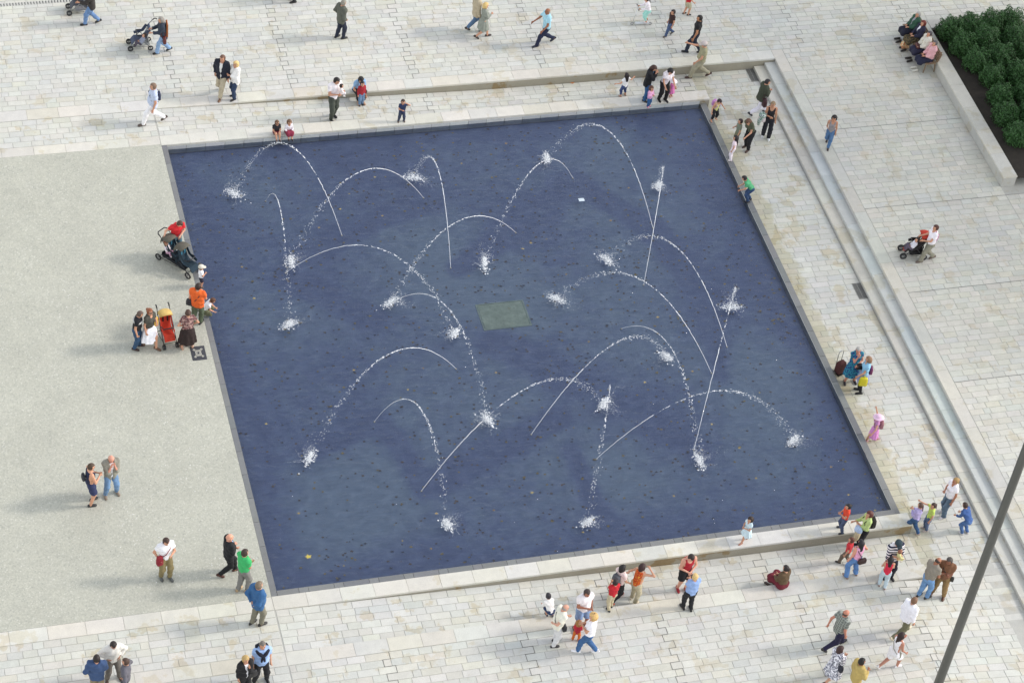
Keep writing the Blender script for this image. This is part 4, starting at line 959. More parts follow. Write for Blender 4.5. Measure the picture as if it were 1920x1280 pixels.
for (S, E_, h, brk), lab in zip(JET, JLAB):
    brk *= .72
    s = np.array([*G(*S, -.2), 0.]); e = np.array([*G(*E_, -.2), 0.]); L = np.linalg.norm(e-s); u = (e-s)/L; pn = np.array([-u[1], u[0], 0])
    t = empty('water_jet', (s[0], s[1], -.2)); tag(t, lab, 'water jet', 'fountain jets crossing the pool')
    def arc(a, dr=.16): k = a*(1+dr)-dr*a*a; return np.stack([u[0]*L*k, u[1]*L*k, 4*h*a*(1-a)], -1)
    MB().tube([(0, 0, -.03), (0, 0, .003), (0, 0, .010)], [.03, .03, .018], 8).build('nozzle', M['iron'], t)
    ts = np.linspace(0, brk, 36); pts = arc(ts); wob = np.linspace(0, 1, 36)
    MB().tube([tuple(p+rng.normal(size=3)*.006*w) for p, w in zip(pts, wob)], [.0062+.0045*w*rng.uniform(.5, 1.5) for w in wob], 6).build('stream', M['spray'], t, True)
    n = int(250*(1-brk)/.6); a = np.sort(rng.uniform(brk*.9, 1, n)); a = a+.004*np.sin(a*190)
    c = arc(np.clip(a, 0, 1)); dd = arc(np.clip(a+.01, 0, 1.02))-c; dd /= np.linalg.norm(dd, axis=1)[:, None]; k = np.clip((a-brk)/(1-brk), 0, 1)
    c += rng.normal(size=(n, 3))*(.004+.085*k**1.9)[:, None]; c[:, 2] = np.maximum(c[:, 2], .0)
    V, F = blobs(c, rng.uniform(.0045, .014, n)*(1.0-.2*k), dd, rng.uniform(1.2, 3.2, n)); tag(link('droplets', np_mesh('droplets', V, F, M['spray'], False), t), kind='stuff')
    # splash: dense elongated core plus curling threads of thrown spray and drifting drops
    C0 = u*L; ax = rng.uniform(0, 2*math.pi) if rng.random() < .5 else math.atan2(u[1], u[0]); av = np.array([math.cos(ax), math.sin(ax), 0]); bv = np.array([-av[1], av[0], 0]); size = rng.uniform(.75, 1.25); cs = []; ds = []; rs = []
    n = 480; c = C0+av*rng.normal(0, .13*size, n)[:, None]+bv*rng.normal(0, .05, n)[:, None]; c[:, 2] = np.abs(rng.normal(0, .09*size, n)); cs.append(c); dq = rng.normal(size=(n, 3)); ds.append(dq); rs.append(rng.uniform(.004, .013, n))
    drift = rng.uniform(0, 2*math.pi)
    for q in range(rng.integers(12, 22)):
        a = drift+rng.normal(0, .9); w = C0+av*rng.normal(0, .12*size)+bv*rng.normal(0, .05)+[0, 0, .02]; el = rng.uniform(.2, 1.1); path = []; dirp = []
        for m_ in range(rng.integers(10, 30)):
            a += rng.normal(0, .45); el -= rng.uniform(0, .09); st_ = np.array([math.cos(a), math.sin(a), el])*.020*size; w = w+st_; w[2] = max(w[2], .003); path.append(w+rng.normal(0, .006, 3)); dirp.append(st_)
        cs.append(np.array(path)); ds.append(np.array(dirp)); rs.append(rng.uniform(.003, .0075, len(path)))
    n = 150; c = C0+np.array([math.cos(drift), math.sin(drift), 0])*np.abs(rng.normal(0, .30*size, n))[:, None]+rng.normal(0, .10, (n, 3)); c[:, 2] = np.abs(c[:, 2])*.8; cs.append(c); ds.append(rng.normal(size=(n, 3))); rs.append(rng.uniform(.003, .008, n))
    c = np.concatenate(cs); dq = np.concatenate(ds); dq /= np.linalg.norm(dq, axis=1)[:, None]+1e-9; r_ = np.concatenate(rs)
    V, F = blobs(c, r_, dq, rng.uniform(1, 1.5, len(c))); tag(link('splash', np_mesh('splash', V, F, M['spray'], False), t), kind='stuff')
    n = 70; c = C0+av*rng.normal(0, .16*size, n)[:, None]+bv*rng.normal(0, .08, n)[:, None]; c[:, 2] = .004
    V, F = blobs(c, rng.uniform(.010, .03, n)); V[:, 2] = (V[:, 2]-.004)*.2+.004; tag(link('foam', np_mesh('foam', V, F, M['spray'], False), t), kind='stuff')
# ------------------------------------------------------------------ leaves
def m_leafc():
    N = NT('fallen_leaf'); a = N.n('ShaderNodeAttribute', attribute_name='tint'); N.l(a.outputs['Color'], N.b.inputs['Base Color']); N.b.inputs['Roughness'].default_value = .7; return N.m
M['fleaf'] = m_leafc()
def leaf_verts(x, y, z, s, rot):
    out = [(x, y, z+.01*s)]; n = 10; curl = random.uniform(.1, .5)
    for k in range(n):
        r = s*((1.0 if k % 2 == 0 else .45)*random.uniform(.75, 1.1)); a = rot+2*math.pi*k/n; out.append((x+r*math.cos(a), y+r*math.sin(a)*.8, z+curl*r*random.uniform(0, .5)))
    return out
LF = [(0, 1+k, 1+(k+1) % 10) for k in range(10)]
V = []; F = []; Cc = []; clumps = [(random.uniform(1, 19), random.uniform(-19, -1)) for _ in range(30)]+[(19.4, -y) for y in range(1, 20, 3)]+[(x, -19.6) for x in range(2, 20, 4)]+[G(980, 620), G(1000, 560), G(960, 540)]
for i in range(2500):
    x, y = random.uniform(.3, 19.5), random.uniform(-19.7, -.05)
    if i % 4 == 0: a_ = clumps[i//4 % len(clumps)]; x, y = min(19.5, max(.3, random.gauss(a_[0], .7))), min(-.08, max(-19.7, random.gauss(a_[1], .7)))
    s = random.uniform(.03, .08); n = len(V)//1; V += leaf_verts(x, y, -.412, s, random.uniform(0, 6.3)); F += [tuple(v+11*i for v in f) for f in LF]
    c = random.choices([(.15, .125, .12), (.20, .15, .12), (.36, .27, .12), (.12, .125, .16)], [4, 4, 3.2, 3])[0]; Cc += [c]*11
me = np_mesh('sunken_leaves', V, F, M['fleaf'], False); set_tint(me, np.array(Cc)); tag(link('sunken_leaves', me), 'brown sunken leaves scattered over the pool floor', 'leaves', kind='stuff')
spots = [(576,1039),(803,1028),(1090,1000),(770,735),(795,690),(1300,700),(1230,600),(1205,715),(1385,845),(1420,740),(1555,870),(1595,925),(1640,960),(820,960),(660,690),(615,790),(990,455),(975,462),(1020,450),(983,468),(1350,270),(1180,350),(1150,415),(1060,515),(1100,640),(880,800),(930,700),(700,330),(660,365),(640,390),(720,400),(1455,490),(1500,650),(1330,800),(1420,900),(1260,930),(1000,920),(930,960),(760,1010),(650,1060),(560,960),(500,800),(480,560),(450,500),(600,430),(860,310),(950,270)]
for (a, b) in spots:
    x, y = G(a+random.uniform(-6, 6), b+random.uniform(-6, 6), -.2)
    if not (.3 < x < 19.5 and -19.7 < y < -.1): continue
    me = np_mesh('fallen_leaf', leaf_verts(0, 0, 0, random.uniform(.04, .075) if a != 576 else .13, random.uniform(0, 6)), LF, M['fleaf'], False)
    c = (.50, .40, .08) if a == 576 else random.choice([(.30, .23, .09), (.26, .19, .08), (.22, .15, .07), (.36, .29, .11)]); set_tint(me, np.tile(c, (11, 1))); o = link('fallen_leaf', me); o.location = (x, y, -.194)
    if a == 576: tag(o, 'large yellow star-shaped leaf floating near the lower left pool corner', 'leaf', 'leaves floating on the pool')
    else: tag(o, 'small yellow-brown leaf floating on the pool water', 'leaf', 'leaves floating on the pool')
x, y = G(1090, 375, -.2); o = MB().strip([(-.07, 0), (-.02, .02), (.04, .012), (.08, .0)], -.10, .10, .004).build('paper_scrap', cmat('plastic', 'c8d4dc')); o.location = (x, y, -.195); tag(o, 'pale scrap of paper floating in the far middle of the pool', 'paper')
x, y, z = GZ(1073, 156); me = np_mesh('fallen_leaf', leaf_verts(0, 0, 0, .12, 1.), LF, M['fleaf'], False); set_tint(me, np.tile((.55, .20, .06), (11, 1))); o = link('fallen_leaf', me); o.location = (x, y, z+.02); tag(o, 'single orange leaf lying at the foot of the far wall', 'leaf')
# ------------------------------------------------------------------ the people  (feet pixel, height, facing: 0 right, 90 away, 180 left, -90 towards the viewer)
D = 'denim'
J1, J2, J3 = '6482ac', '3a5478', '26324a'
person(172, 46, 1.72, 172, 'person in dark jacket and jeans pushing a stroller, cut off top left', ('jacket', '35302e', '6a6460'), ('long', J1, D), legs='walk', al='push', ar='push', lean=5)
p = person(306, 99, 1.60, 178, 'woman with long grey hair, rust shawl and pale jeans pushing a buggy', ('coat', '2e3644', '3a3c48'), ('flare', '86a2c4', D), hair=('long', '8f8880'), legs='walk', al='push', ar='push', lean=8, sex='f')
bag(p, torso_pt(p, (-.12, .0, -.04)), (.34, .12, .26), '5a2420', 'maroon handbag at the hip of the grey-haired buggy woman', [torso_pt(p, v) for v in ((-.11, .05, .02), (-.09, .03, .31), (-.11, -.05, .02))])
w = at(p, torso_pt(p, (0, -.095, .17))); sh = empty('rust_shawl', tuple(w), p['yaw']); tag(sh, 'rust brown shawl hanging down the back of the buggy woman', 'shawl'); MB().box(-.16, .16, -.03, .03, -.34, .24, .025).build('cloth', cmat('cloth', '9a5a30'), sh)
person(264, 84, .80, 180, 'toddler sitting in the grey and blue buggy', ('long', '8a8fa0'), ('long', '4a4450'), sit=(.02, .2, -.05), z=.48, al='lap', ar='lap', hair=('short', '2a1c16'), lean=-25)
person(415, 179, 1.80, -125, 'man in black jacket, white shirt and beige trousers walking', ('jacket', '1a1e2c', 'e4e2de'), ('long', 'b4a890'), '7a5a44', ('short', '6a4a38'), legs='walk', ar='pocket')
person(440, 184, 1.62, -160, 'blonde woman in white coat and jeans beside the black-jacketed man', ('coat', 'eeeae6', 'e8e6e2'), ('long', '2a3a56', D), hair=('bob', 'd8b87c'), legs='relax', al='hold', sex='f')
p = person(287, 232, 1.84, 182, 'grey-haired man in white trousers and light blue shirt walking left', ('shirt', 'bcc6dc'), ('long', 'eeebec'), '54463e', ('short', '7a6250'), legs='stride', fat=.5)
backpack(p, '3a4158', 'small dark backpack on the man in white trousers', (.22, .10, .30))
person(519, 256, 1.02, -85, 'small boy in dark top and sunglasses sitting on the far coping', ('tee', '2c2a2e'), ('short', '6a2432'), '4a3a34', ('short', '6a4c36'), sit=(.02, .30, -.10), z=.018, al='lap', ar='lap', lean=10, glasses=True, offset=(0, .18, 0))
person(542, 255, 1.02, -85, 'small girl in white sleeves and maroon dress sitting on the far coping', ('long', 'ece6ea'), ('skirt', '8a2c44'), '2c2424', ('bob', '6a4c36'), sit=(.02, .30, -.10), z=.018, al='lap', ar='lap', lean=10, sex='f', offset=(0, .18, 0))
person(550, 3, 1.72, 178, 'person almost wholly above the top edge, only a dark shoe showing', ('jacket', '3a3a40', '8a8a8a'), ('long', '26262a'), legs='stand')
person(637, 72, 1.70, 20, 'grey-haired man in grey-green jacket and navy trousers standing alone', ('jacket', '5a5c52', 'd8d8d0'), ('long', '22283a'), '1a1a1e', ('short', '8a8478'), legs='turn', al='pocket', ar='pocket', head=(0, 20))
person(889, 59, 1.75, 5, 'man in beige jacket and jeans walking beside the woman in grey', ('jacket', 'b4a68c', 'c8c0b0'), ('long', '56708e', D), hair=('bald', '8a8078'), legs='walkr')
person(903, 71, 1.60, 0, 'blonde woman in a grey coat dress walking right', ('dress', '8c9086', None, 1.9), ('dress', '8c9086', .27), '3a2c2a', ('bob', 'd8b878'), legs='walk', ar='hold', sex='f')
p = person(623, 222, 1.86, -70, 'man in white tee and dark green trousers holding a baby', ('tee', 'f0e8ea'), ('long', '43483f'), '1c1c1c', ('short', '1e1614'), legs='turn', al='hold', ar='hold', head=(20, 25))
w = at(p, torso_pt(p, (-.05, .14, .20))); person(0, 0, .66, 0, 'baby in white held by the man in white tee', ('long', 'eee6e4'), ('long', 'e0d8d8'), 'e4e0dc', ('short', '2a201c'), sit=(.0, .12, -.12), al='lap', ar='lap', z=0., offset=tuple(w-np.array([*G(0, 0, 0), .1])))
person(669, 171, 1.64, -80, 'dark-haired woman in light blue shirt sitting on the far wall', ('shirt', '8fb4d8'), ('long', '1c1a1e'), 'c09a80', ('bob', '1c1414'), sit=(.02, .42, -.24), z=0.02, al='reach', ar='lap', lean=22, head=(0, 20), sex='f')
person(676, 197, 1.05, -80, 'small boy in red top and jeans in front of the seated woman', ('long', 'a02430'), ('long', '6a86a8', D), '2a2a2a', ('short', '1c1614'), legs='stand')
person(752, 228, .98, -95, 'small boy in navy tee standing on the far coping', ('tee', '2e3a5c'), ('long', '3a4258', D), '5a463c', ('short', '3a2820'), legs='apart', ar='hold', al='head')
person(1020, 84, 1.72, 188, 'balding man in light blue shirt and navy trousers striding left', ('shirt', 'a8d4e4'), ('long', '1e2440'), '1e2236', ('bald', '9a9288'), '9a6448', legs='stride', al='fwd', ar=((.05, .22, -.22), (.3, -1, -.3)), lean=4)
g = person(1207, 45, 1.22, 174, 'girl in white top and mint trousers riding a scooter', ('long', 'f0e8ee'), ('capri', 'a4dcd0'), 'd8d0d0', ('pony', '2a1a1a'), legs='bend', al='push', ar='push', lean=18, sex='f', offset=(0.10, 0, .08))
person(1254, 67, 1.20, 190, 'boy in dark brown tee and jeans walking left', ('tee', '3a2624'), ('long', '46587a', D), '5c544e', ('short', '2a1c18'), legs='walk')
person(1286, 28, 1.20, 10, 'child in red tee and beige shorts at the top edge', ('tee', 'c41e2c'), ('short', 'b4ac90'), '2a2422', ('short', '2a1c18'), legs='turn', ar='fwd')
person(1299, 100, 1.76, 150, 'man in black tee and dark jeans seen walking above the far wall', ('tee', '15151a'), ('long', '1e2638', D), '15151a', ('short', '18120f'), 'b07c5c', legs='walk', ar='down', head=(20, 0))
person(1309, 146, 1.74, 170, 'man in khaki shirt and cap pointing left with outstretched arm', ('tee', '9a9678'), ('long', 'a09a84'), '48302c', ('short', '8a8078'), legs='stride', ar='point', al='low', head=(0, 10), hat=('cap', 'c4b8b4'), fat=.6)
person(1168, 181, 1.06, 110, 'small girl in white tee with arms spread wide', ('tee', 'f2f0f2'), ('capri', '3a4a78'), 'b08a78', ('long', '1e1416'), legs='apart', al='out', ar='out', sex='f')
person(1208, 188, 1.64, -35, 'woman in black cardigan and blue jeans behind the far coping', ('coat', '18181c', '2e5a80'), ('long', '2e5a86', D), hair=('bob', '3a2018'), legs='stand', al='chin', ar='chin', head=(0, 30), sex='f', lean=6)
person(1240, 188, 1.64, -75, 'dark-haired woman in white tee and black trousers behind the far coping', ('tee', 'f0e6ea'), ('long', '1a181a'), '1a181a', ('bob', '140f10'), legs='relax', al='reach', ar='low', lean=14, head=(0, 30), sex='f')
person(1257, 181, .78, -70, 'toddler in pink dress and white sun hat on the far coping', ('dress', 'd878b0'), ('dress', 'd878b0', .25), 'c09080', ('short', '5a4030'), hat=('brim', 'f0e4ee'), sex='f', z=.018)
person(1215, 200, .92, -60, 'small girl in pink jacket and jeans on the coping edge', ('sweater', 'dfa6c8'), ('long', '2e5a8a', D), 'd07c94', ('bob', '5a3a2c'), legs='stand', al='hold', ar='hold', sex='f', z=.018)
p = person(1337, 226, 1.10, -70, 'barefoot girl in yellow top and black capri trousers with arms out', ('tank', 'd4d088'), ('capri', '1c1c22'), None, ('short', '2a1820'), legs='apart', al='side', ar='side', head=(0, 35), lean=8, sex='f')
backpack(p, 'c088c0', 'small lilac pink backpack on the barefoot girl', (.2, .12, .22))
p = person(1420, 214, 1.66, 10, 'dark-haired woman in olive jacket and white trousers stepping out', ('jacket', '3f4436', 'c8b0a8'), ('long', 'e8e4ee'), '20222c', ('short', '221c20'), legs='stride', al='hold', ar='hold', lean=8, head=(-30, 10), sex='f')
bag(p, torso_pt(p, (.12, .02, -.05)), (.30, .14, .34), '3a1a22', 'dark maroon shoulder bag on the woman in white trousers', [torso_pt(p, v) for v in ((.12, .05, .02), (.10, .02, .32), (.12, -.05, .02))])
p = person(1435, 257, 1.64, -110, 'woman in black tank top and black trousers with white shoes', ('tank', '17171d'), ('flare', '1a1b24'), 'f0f0f0', ('short', '8a7458'), 'b8866a', legs='relax', ar='hold', al='down', sex='f', head=(0, 5))
bag(p, torso_pt(p, (.17, .10, .05)), (.26, .14, .24), 'cfc4c4', 'pale handbag on the arm of the woman in black tank top', kind='cloth')
w = at(p, torso_pt(p, (.17, .08, .13))); cl = empty('folded_jackets', tuple(w), p['yaw']); tag(cl, 'bundle of green and dark jackets over the arm of the woman in black', 'clothes')
mb = MB(); mb.ell((0, 0, 0), (.14, .16, .10), 12, 8); mb.tube([(0, .05, 0), (.08, .08, -.22), (.09, .08, -.42)], [.09, .07, .04], 8); mb.build('green_cloth', cmat('floral', '6a8478', 'c8d4cc', '3a4a5a'), cl, True); MB().tube([(.03, -.06, -.02), (.07, -.05, -.30), (.09, -.06, -.52)], [.08, .07, .03], 8).build('dark_cloth', cmat('cloth', '22242e'), cl, True)
person(1379, 271, 1.16, 170, 'boy in olive tee and olive shorts near the overflow edge', ('tee', '7a8070'), ('capri', '76745a'), '8a7060', ('short', '2a1a20'), legs='stand', ar='hold', al='down')
person(1401, 279, 1.64, -150, 'brown-haired woman in olive top and black trousers bending and reaching', ('tee', '4f5240'), ('long', '1a1a20'), '4a342c', ('long', '5a3c2c'), legs='relax', ar='back', al='reach', lean=28, head=(10, 25), sex='f')
person(1371, 299, 1.08, 150, 'small girl with long dark hair in pale pink at the overflow edge', ('tee', 'f0dce4'), ('long', 'eadfe6'), 'e0d4d4', ('long', '1e1218'), legs='apart', sex='f', ar='down')
person(1551, 273, 1.38, -120, 'girl in grey tank top and jeans with curly hair on the right plaza', ('tank', '8a8486'), ('long', '4a6a90', D), '3a2e30', ('curly', '1c1418'), 'b88468', legs='walk', ar='back', al='down', sex='f')
# the four on the benches
SB = .455
def sitter(y, label, **k): return person(0, 0, k.pop('H', 1.60), 182, label, sit=(.0, .46, -.44), z=0., offset=(28.80-G(0, 0, 0)[0], y-G(0, 0, 0)[1], SB), lean=-8, **k)
sitter(2.45, 'elderly person in dark green jacket and navy skirt at the far end of the benches', top=('coat', '2e5240', '9a98a0'), bottom=('skirt', '1a1c2e'), hair=('short', 'a8a49e'), al='lap', ar='lap', sex='f', fat=.5)
sitter(1.92, 'red-haired seated woman in navy cardigan and white blouse', top=('coat', '23233a', 'e8e6ee'), bottom=('skirt', ('floral', '2a2620', '6a5a3a', '1a1814')), hair=('bob', '6a2a1e'), al='lap', ar='lap', sex='f')
p3 = sitter(1.28, 'seated woman in white jacket with maroon bag on her lap', top=('coat', 'd8d2c4', 'd8d2c4'), bottom=('skirt', '26243a'), hair=('short', '4a4448'), al='lap', ar='lap', sex='f', fat=.3)
sitter(.72, 'seated woman in pink cardigan at the near end of the benches', top=('coat', 'd8a4a8', 'e0b4b8'), bottom=('skirt', '1e2038'), hair=('short', '5a5658'), al='lap', ar='lap', sex='f', shoes='d8d4c8', fat=.4)
bag(p3, torso_pt(p3, (.02, .16, .02)), (.30, .14, .2), '4a2020', 'maroon handbag on the lap of the woman in white jacket')
x, y = 28.42, 2.02; t = empty('carrier_bag', (x, y, .014)); tag(t, 'yellow and red plastic carrier bag on the ground before the benches', 'bag'); mb = MB(); vs = []
for (zz, w_, d_) in ((0, .12, .08), (.05, .15, .10), (.22, .13, .07), (.30, .10, .03)): vs += [(-w_, -d_, zz), (w_, -d_, zz), (w_, d_, zz), (-w_, d_, zz)]
mb.add(vs, [(3, 2, 1, 0), (12, 13, 14, 15)]+[(l*4+i, l*4+(i+1) % 4, l*4+4+(i+1) % 4, l*4+4+i) for l in range(3) for i in range(4)]); mb.build('sack', cmat('floral', 'd0c088', 'c86040', 'e0d8b0'), t); MB().tube([(-.06, 0, .29), (-.05, 0, .38), (.05, 0, .38), (.06, 0, .29)], .008, 5).build('handle', cmat('plastic', 'd0c088'), t)
# left side
person(329, 476, 1.66, -75, 'person in red tee leaning over the tandem stroller handle', ('tee', 'd4282e'), ('long', '4a6470', D), hair=('short', '4a3428'), legs='relax', ar=((.17, .02, -.24), (.2, -1, 0)), al='front', lean=13, head=(25, 40), skin='d8a488')
person(315, 474, .70, -52, 'baby in white in the rear seat of the tandem stroller', ('long', 'e8dce0'), ('long', 'b890a8'), 'd8d0d0', ('short', '8a5a40'), sit=(0, .16, -.06), z=.46, al='lap', ar='lap', lean=-18)
person(376, 538, .94, 0, 'toddler in white cap and white tee at the left pool rim', ('tee', 'f0f0f4'), ('short', '2a2838'), '6a5a4c', ('short', '8a6a50'), legs='stand', ar='hold', al='down', hat=('cap', 'cfcabc'))
p = person(369, 608, 1.76, 60, 'man in bright orange shirt and grey-green trousers with black strap', ('shirt', 'e8682a'), ('long', '56604a'), '1a1a1c', ('short', '2e1e18'), legs='turn', al='down', ar='hold', fat=.6, head=(-15, 5))
bag(p, torso_pt(p, (-.14, -.02, .0)), (.22, .12, .24), '2a2c34', 'dark messenger bag of the man in orange', cross_strap(p, -1))
person(383, 588, 1.12, -20, 'boy in white tee crouching at the rim and reaching to the water', ('tee', 'f2f0f4'), ('long', '6a6c52'), 'd0ccc4', ('short', '5a3a28'), legs='crouch', al='reach', ar='reach', lean=30, head=(0, 25))
person(351, 652, 1.64, 95, 'woman in patterned top and long dark brown skirt with hands on hips', ('tee', ('floral', 'b08c84', '4a3034', '8a5a58')), ('skirt', '2a1c1a', .17), 'c49a84', ('bun', '4a3226'), legs='apart', al='hip', ar='hip', sex='f', fat=.3)
p = person(280, 650, 1.68, -50, 'red-haired woman in dark top and white skirt with sunglasses', ('tee', '4a4840'), ('skirt', 'f4f2f8', .20), '6a4c38', ('bun', '8a5234'), legs='walk', sex='f', al='hold', glasses=True)
bag(p, torso_pt(p, (-.13, .02, .06)), (.22, .12, .34), 'c8a040', 'mustard yellow bag at the side of the woman in white skirt', [torso_pt(p, v) for v in ((-.13, .04, .14), (-.09, .02, .31), (-.13, -.04, .14))])
p = person(255, 652, 1.62, -20, 'man in black tee with a pale stripe and jeans', ('tee', '17181e'), ('long', '2e4a68', D), '3a2420', ('short', '5c4a40'), legs='relax', head=(10, 15), lean=8, fat=.3)
band(p, [torso_pt(p, (.115*math.cos(a), .078*math.sin(a), .235)) for a in np.linspace(0, 2*math.pi, 17)], 'c8c6c0', 'chest_stripe', .03)
bag(person(170, 944, 1.74, 10, 'man in navy vest and shorts standing on the aggregate paving', ('tank', '1e2440'), ('short', '2c3458'), '2a2a2c', ('short', '4a3828'), 'd09a7c', legs='relax', ar='hold', al='hold', head=(-10, 10)), (-.02, -.11, .68), (.2, .1, .22), '22242e', 'small dark bag on the back of the man in navy vest')
person(208, 926, 1.74, -80, 'bald man in grey waistcoat and white sleeves touching his mouth', ('jacket', '8f8c80', 'eeeef2', 1.05), ('long', '7090b4', D), '8a7a6a', ('bald', 'c8a48c'), 'd89a84', legs='apart', ar='chin', al='chin', head=(0, 20))
p = person(309, 1082, 1.78, -75, 'person in white tee and khaki trousers with a red jacket on a bag', ('tee', 'f2f0f4'), ('long', '857752'), '5a5c5a', ('short', '3e2820'), legs='relax', al='hold', ar='pocket', head=(0, 20))
bag(p, torso_pt(p, (.12, .06, .02)), (.2, .14, .34), '8a2430', 'dark red jacket stuffed through the bag of the person in white tee', cross_strap(p, 1), kind='cloth')
person(427, 1076, 1.78, 8, 'bald man in black suit and light blue shirt by the rim', ('jacket', '1d1e22', '9ab4e0'), ('long', '18191c'), '4c241c', ('bald', 'd8a088'), 'dea286', legs='walk', ar='cross', al='cross')
person(455, 1107, 1.80, 30, 'man in bright green tee and grey trousers by the rim', ('tee', '3fb468'), ('long', '7e7c78'), 'c0a27c', ('short', '3c2a22'), legs='turn', ar='cross', al='cross', fat=.4)
person(481, 1170, 1.86, 25, 'man in blue jacket with hands clasped behind his back', ('jacket', '34608e', 'c8c8cc'), ('long', '7c7868'), '2c2a28', ('short', '7a6a58'), legs='turn', al='behind', ar='behind', fat=.5)
person(212, 1272, 1.74, -85, 'man in cream sweater with hands on hips in the lower left', ('sweater', 'e4e0d8'), ('long', '6c6660'), '4a3830', ('short', '241a16'), 'b07c62', legs='apart', al='hip', ar='hip', head=(0, 30))
person(182, 1303, 1.74, 80, 'man in blue jacket seen from behind at the bottom left edge', ('jacket', '3a5076', '8a8a90'), ('long', '8a7c60'), '3a302a', ('short', '221814'), legs='stand', al='pocket', ar='hold')
person(236, 1306, 1.68, 160, 'person in grey shirt at the bottom left edge facing the others', ('shirt', '64626a', None, 1.6), ('long', '4a4a50'), '3a302a', ('short', '4a3428'), legs='stand', al='hip', ar='hip')
p = person(488, 1276, 1.74, -88, 'man in light blue shirt with a navy sweater knotted over his shoulders', ('shirt', '9cb8e4'), ('long', '1c1b1e'), '18161a', ('short', '6e675f'), legs='apart', al='down', ar='down', fat=.5)
w = at(p, torso_pt(p, (0, 0, .295))); sw = empty('knotted_sweater', tuple(w), p['yaw']); tag(sw, 'navy sweater knotted around the shoulders of the man in light blue', 'sweater')
mb = MB(); mb.tube([(-.17, .03, .0), (-.13, -.12, .03), (0, -.16, .03), (.13, -.12, .03), (.17, .03, .0), (.07, .14, -.07), (0, .165, -.13), (-.07, .14, -.07), (-.17, .03, .0)], .06, 8); mb.build('wrap', cmat('cloth', '161a2c'), sw, True)
for s in (-1, 1): MB().tube([(0, .17, -.13), (s*.03, .18, -.22), (s*.045, .18, -.34)], [.04, .038, .028], 7).build('sleeve', cmat('cloth', '161a2c'), sw, True)
p = person(457, 1299, 1.64, -75, 'blonde woman in black jacket and white top at the bottom edge', ('coat', '1a191c', 'eeecf0'), ('long', '1c1a1e'), '1c1a1e', ('bob', 'b89a64'), legs='stand', al='chin', sex='f', fat=.2)
bag(p, torso_pt(p, (-.14, .03, -.02)), (.24, .11, .24), '222022', 'black handbag of the blonde woman at the bottom edge', [torso_pt(p, v) for v in ((-.14, .05, .06), (-.09, .03, .31), (-.13, -.05, .06))])
# near side of the pool
person(1396, 1015, 1.12, 195, 'small girl in pale blue dress standing on the near coping', ('dress', 'cfe2ea'), ('dress', 'cfe2ea', .30), 'a87868', ('bob', '2c1c14'), legs='walk', ar='hold', al='hold', sex='f')
p = person(1277, 1104, 1.76, -85, 'man in red sleeveless top, black shorts and red trainers', ('tank', 'b01e30'), ('short', '1a191e'), 'a01c28', ('short', '2a1c18'), 'd8a088', legs='relax', al='front', ar='front', head=(0, 35), lean=5)
person(1288, 1143, 1.62, 95, 'blonde woman in light blue tee and black trousers seen from behind', ('tee', '90aad8'), ('long', '1c1c20'), '1e1e20', ('short', 'd4b478'), legs='relax', al='hold', ar='hold', sex='f', fat=.7)
p = person(1154, 1126, 1.62, 25, 'dark-haired woman in pale pink top with grey rucksack and orange shoes', ('tee', 'dfc8c4'), ('long', '1c1c20'), 'd8543a', ('bob', '1a1212'), legs='walk', ar='fwd', al='hold', sex='f')
backpack(p, '5a5c62', 'grey rucksack on the woman in pale pink', (.26, .16, .36))
person(1143, 1141, 1.30, 100, 'boy in red tee and beige trousers seen from behind', ('tee', 'c0202c'), ('long', 'c0b496'), '201c1c', ('short', '241816'), legs='turn', al='chin', ar='chin')
person(1186, 1128, 1.62, 35, 'woman in orange patterned top and beige trousers stepping up on the slab', ('tank', ('floral', 'd86a22', 'b83a1c', 'e0a040')), ('long', 'beb498'), 'd8ccb8', ('bob', '321a18'), legs='relax', ar='head', al='side', lean=10, sex='f', fat=.2)
person(1086, 1176, 1.76, -80, 'man in white polo shirt and denim shorts facing the viewer', ('shirt', 'eee8ea'), ('short', '7c92b4', D), '5a4438', ('short', '3a2c28'), 'a06850', legs='apart', ar='hold', al='down', head=(0, 15), fat=.4)
p = person(1037, 1207, 1.74, 5, 'old bald man in cream shirt and off-white trousers', ('shirt', 'e8e4d4'), ('long', 'd6d4d4'), '26242a', ('bald', '98908a'), 'd29c84', legs='relax', al='hold', ar='behind', lean=12, head=(0, 15), fat=.4)
bag(p, torso_pt(p, (.08, .10, .0)), (.20, .12, .2), '1a1a20', 'small black bag at the front of the old man in cream', cross_strap(p, 1))
person(1031, 1155, 1.10, 100, 'child in white top crouching behind the old man in cream', ('long', 'ece8e4'), ('short', '2c3c5c'), '3a3c4a', ('short', '2e2a30'), legs='crouch', lean=40, al='reach', ar='reach')
person(1079, 1200, .86, 60, 'toddler in orange dungarees beside the blonde woman', ('long', 'b82838'), ('long', 'd06c28'), 'c08a68', ('curly', 'a87840'), legs='apart', al='hold', ar='hold')
person(1099, 1223, 1.78, 150, 'blonde curly-haired woman in white tee and jeans', ('tee', 'f2eef4'), ('long', '3a5f8c', D), 'f0eef0', ('curly', 'd8b070'), legs='walk', al='hold', ar='hold', sex='f', fat=.6)
